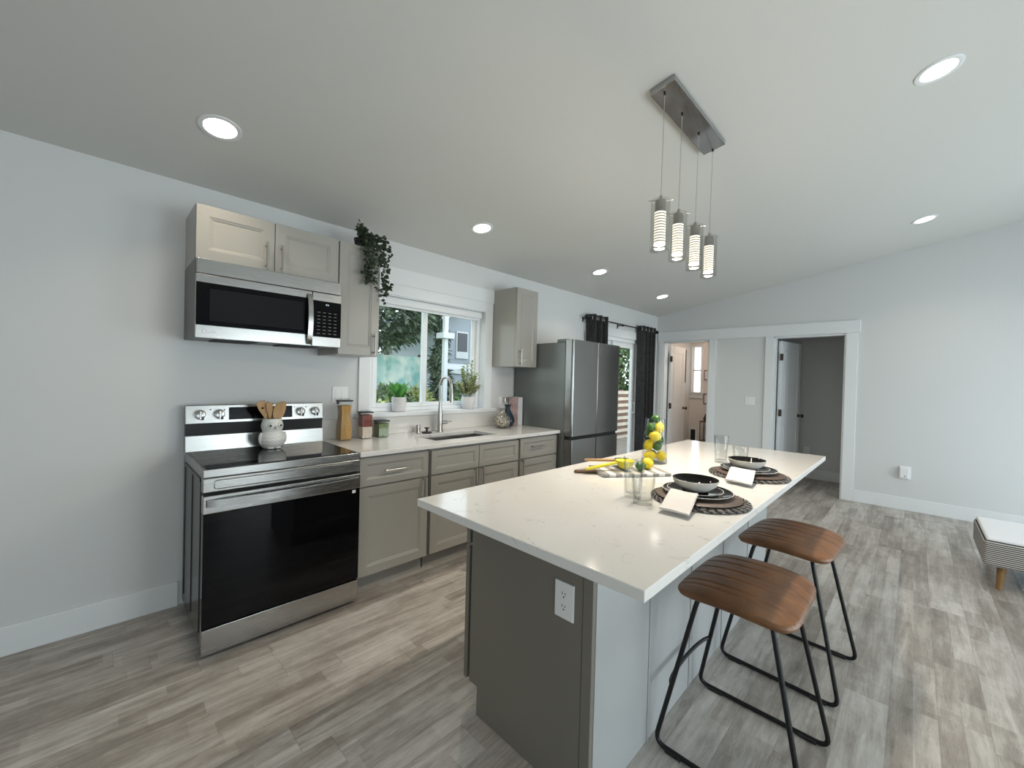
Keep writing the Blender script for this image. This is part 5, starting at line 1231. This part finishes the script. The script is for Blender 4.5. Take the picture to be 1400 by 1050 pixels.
def foliage(root, c, rad, n, seed, m, name='foliage', size=.16, flat=.8, cone=False):
    rnd = random.Random(seed); mb = MB(); c = Vector(c)
    for i in range(n):
        while True:
            p = Vector((rnd.uniform(-1, 1), rnd.uniform(-1, 1), rnd.uniform(-1, 1)))
            if p.length < 1: break
        if cone: k = (1-(p.z+1)/2)*.9+.1; q = Vector((p.x*rad[0]*k, p.y*rad[1]*k, p.z*rad[2]))
        else: p = p.normalized()*(p.length**.45); q = Vector((p.x*rad[0], p.y*rad[1], p.z*rad[2]))
        q += Vector((math.sin(q.z*5+seed), math.sin(q.x*6), 0))*.08
        d = Vector((q.x, q.y, rnd.uniform(-.6, .5)))+Vector((rnd.uniform(-1, 1), rnd.uniform(-1, 1), rnd.uniform(-1, 1)))*.8
        s = size*rnd.uniform(.6, 1.5); mb.leaf(c+q, d, (rnd.uniform(-1, 1), rnd.uniform(-1, 1), 1), s, s*(.26 if cone else .45), bend=.3)
    o = mb.build(name, m, root); return o
def tree(label, x, y, z0, h, rad, n, seed, m='conifer', trunk=.16, cone=True, name='conifer_tree'):
    r = thing(name, label, 'tree', (x, y, -.35)); mb = MB(); mb.tube([(x, y, -.35), (x+.05, y, h*.9)], [trunk, trunk*.25], 10); mb.build('trunk', 'bark', r)
    foliage(r, (x, y, (z0+h)/2), (rad, rad, (h-z0)/2), n, seed, m, 'crown', .20, cone=cone); return r
tree('tall dark conifer with a bare trunk behind the left window pane', 4.75, 7.9, 2.0, 5.6, 2.15, 8500, 1, cone=False)
tree('dark conifer seen between the two window panes', 7.6, 16.5, 1.2, 9.0, 2.6, 4200, 2)
tree('broad conifer farther back at the left of the window', 4.9, 15.2, 1.8, 9.5, 3.2, 3600, 3)
tree('slim conifer left of the porch post in the right pane', 6.95, 7.2, 0.0, 3.5, .50, 3000, 4, trunk=.07)
tree('tall dark tree beyond the sliding glass door', 17.5, 7.2, 1.5, 7.0, 2.8, 6000, 5)
tree('leafy tree behind the slatted fence outside the sliding door', 13.2, 4.7, .7, 3.2, 1.8, 4500, 6, m='bush', cone=False, name='leafy_tree')
def shrub(label, x, y, rad, h, seed, m):
    r = thing('shrub', label, 'shrub', (x, y, -.35)); mb = MB()
    for k in range(4): mb.tube([(x, y, -.35), (x+.25*math.cos(k*1.6), y+.25*math.sin(k*1.6), h*.5)], [.03, .01], 6)
    mb.build('stems', 'bark', r); foliage(r, (x, y, -.35+h/2+.1), (rad, rad*.8, h/2), 1500, seed, m, 'foliage', .17)
shrub('yellow-green shrub low at the left of the window', 3.9, 5.4, .7, 1.05, 11, 'bush_y')
shrub('dark green shrub behind the succulent pot', 4.75, 6.3, .6, 1.4, 12, 'bush')
shrub('yellow-green shrub in the middle of the left pane', 5.75, 6.6, .55, 1.35, 13, 'bush_y')
shrub('green shrub below the slim conifer', 6.75, 5.6, .6, 1.05, 14, 'bush')
shrub('leafy shrub left of the porch post', 7.5, 7.6, .6, 1.5, 15, 'bush')
r = thing('reflection_panel', 'turquoise tarp standing in for window reflections in the left window pane', 'fence', (5.9, 7.3, -.35))  # added panel, its colour stands in for reflections in the glass
mb = MB(); mb.box((4.2, 7.3, .75), (6.35, 7.33, 1.98)); mb.build('sheet', 'teal', r)
for x in (4.2, 5.28, 6.35): mb = MB(); mb.box((x-.05, 7.33, -.35), (x+.05, 7.42, 2.05)); mb.build('post', 'bark', r)
mb = MB(); mb.box((4.2, 7.27, 1.05), (5.28, 7.30, 1.17)); mb.build('rail', 'siding', r)

# the neighbour's house with its white porch post
r = thing('neighbour_house', 'grey neighbouring house with white trim beyond the right window pane', 'house', (11.5, 11, -.35))
mb = MB(); mb.box((8.55, 9.0, -.35), (14.5, 14.0, 3.75)); mb.prism([(8.55, 9.0, 3.75), (14.5, 9.0, 3.75), (11.5, 9.0, 5.3)], (0, 5.0, 0)); mb.build('walls', 'siding', r)
mb = MB(); mb.prism([(7.75, 8.5, 3.32), (11.5, 8.5, 5.32), (11.5, 8.5, 5.50), (7.75, 8.5, 3.50)], (0, 5.8, 0)); mb.prism([(11.5, 8.5, 5.32), (15.3, 8.5, 3.32), (15.3, 8.5, 3.50), (11.5, 8.5, 5.50)], (0, 5.8, 0)); mb.build('roof', 'roofm', r)
mb = MB(); mb.prism([(7.70, 8.46, 3.22), (11.5, 8.46, 5.26), (11.5, 8.46, 5.44), (7.70, 8.46, 3.40)], (0, .04, 0)); mb.build('fascia', 'trim', r)
for x0, x1, z0, z1 in ((8.95, 9.40, 2.36, 3.06), (11.2, 12.3, 1.2, 2.9)):
    mb = MB(); mb.box((x0-.06, 8.94, z0-.24), (x1+.06, 9.0, z0)); mb.box((x0-.05, 8.95, z0), (x1+.05, 9.0, z1+.06)); w_ = mb.build('window', 'trim', r); mb = MB(); mb.box((x0, 8.93, z0+.02), (x1, 8.949, z1)); mb.build('pane', 'roofm', w_)
mb = MB(); mb.box((8.50, 8.93, 1.55), (14.5, 9.0, 1.72)); mb.build('trim_band', 'trim', r)
mb = MB(); mb.box((9.62, 8.95, -.35), (10.3, 9.0, 3.75)); mb.build('brick_corner', 'pink', r)
r = thing('porch', 'white porch post with a flared cap and a short rail outside the right window pane', 'porch', (5.92, 5.5, -.35))
mb = MB(); mb.box((5.87, 5.5, -.35), (5.98, 5.61, 3.1)); mb.box((5.76, 5.40, 2.40), (6.10, 5.72, 2.54)); mb.build('post', 'trim', r)
mb = MB(); mb.box((5.98, 5.52, 1.62), (6.75, 5.59, 1.76)); mb.build('rail', 'trim', r)
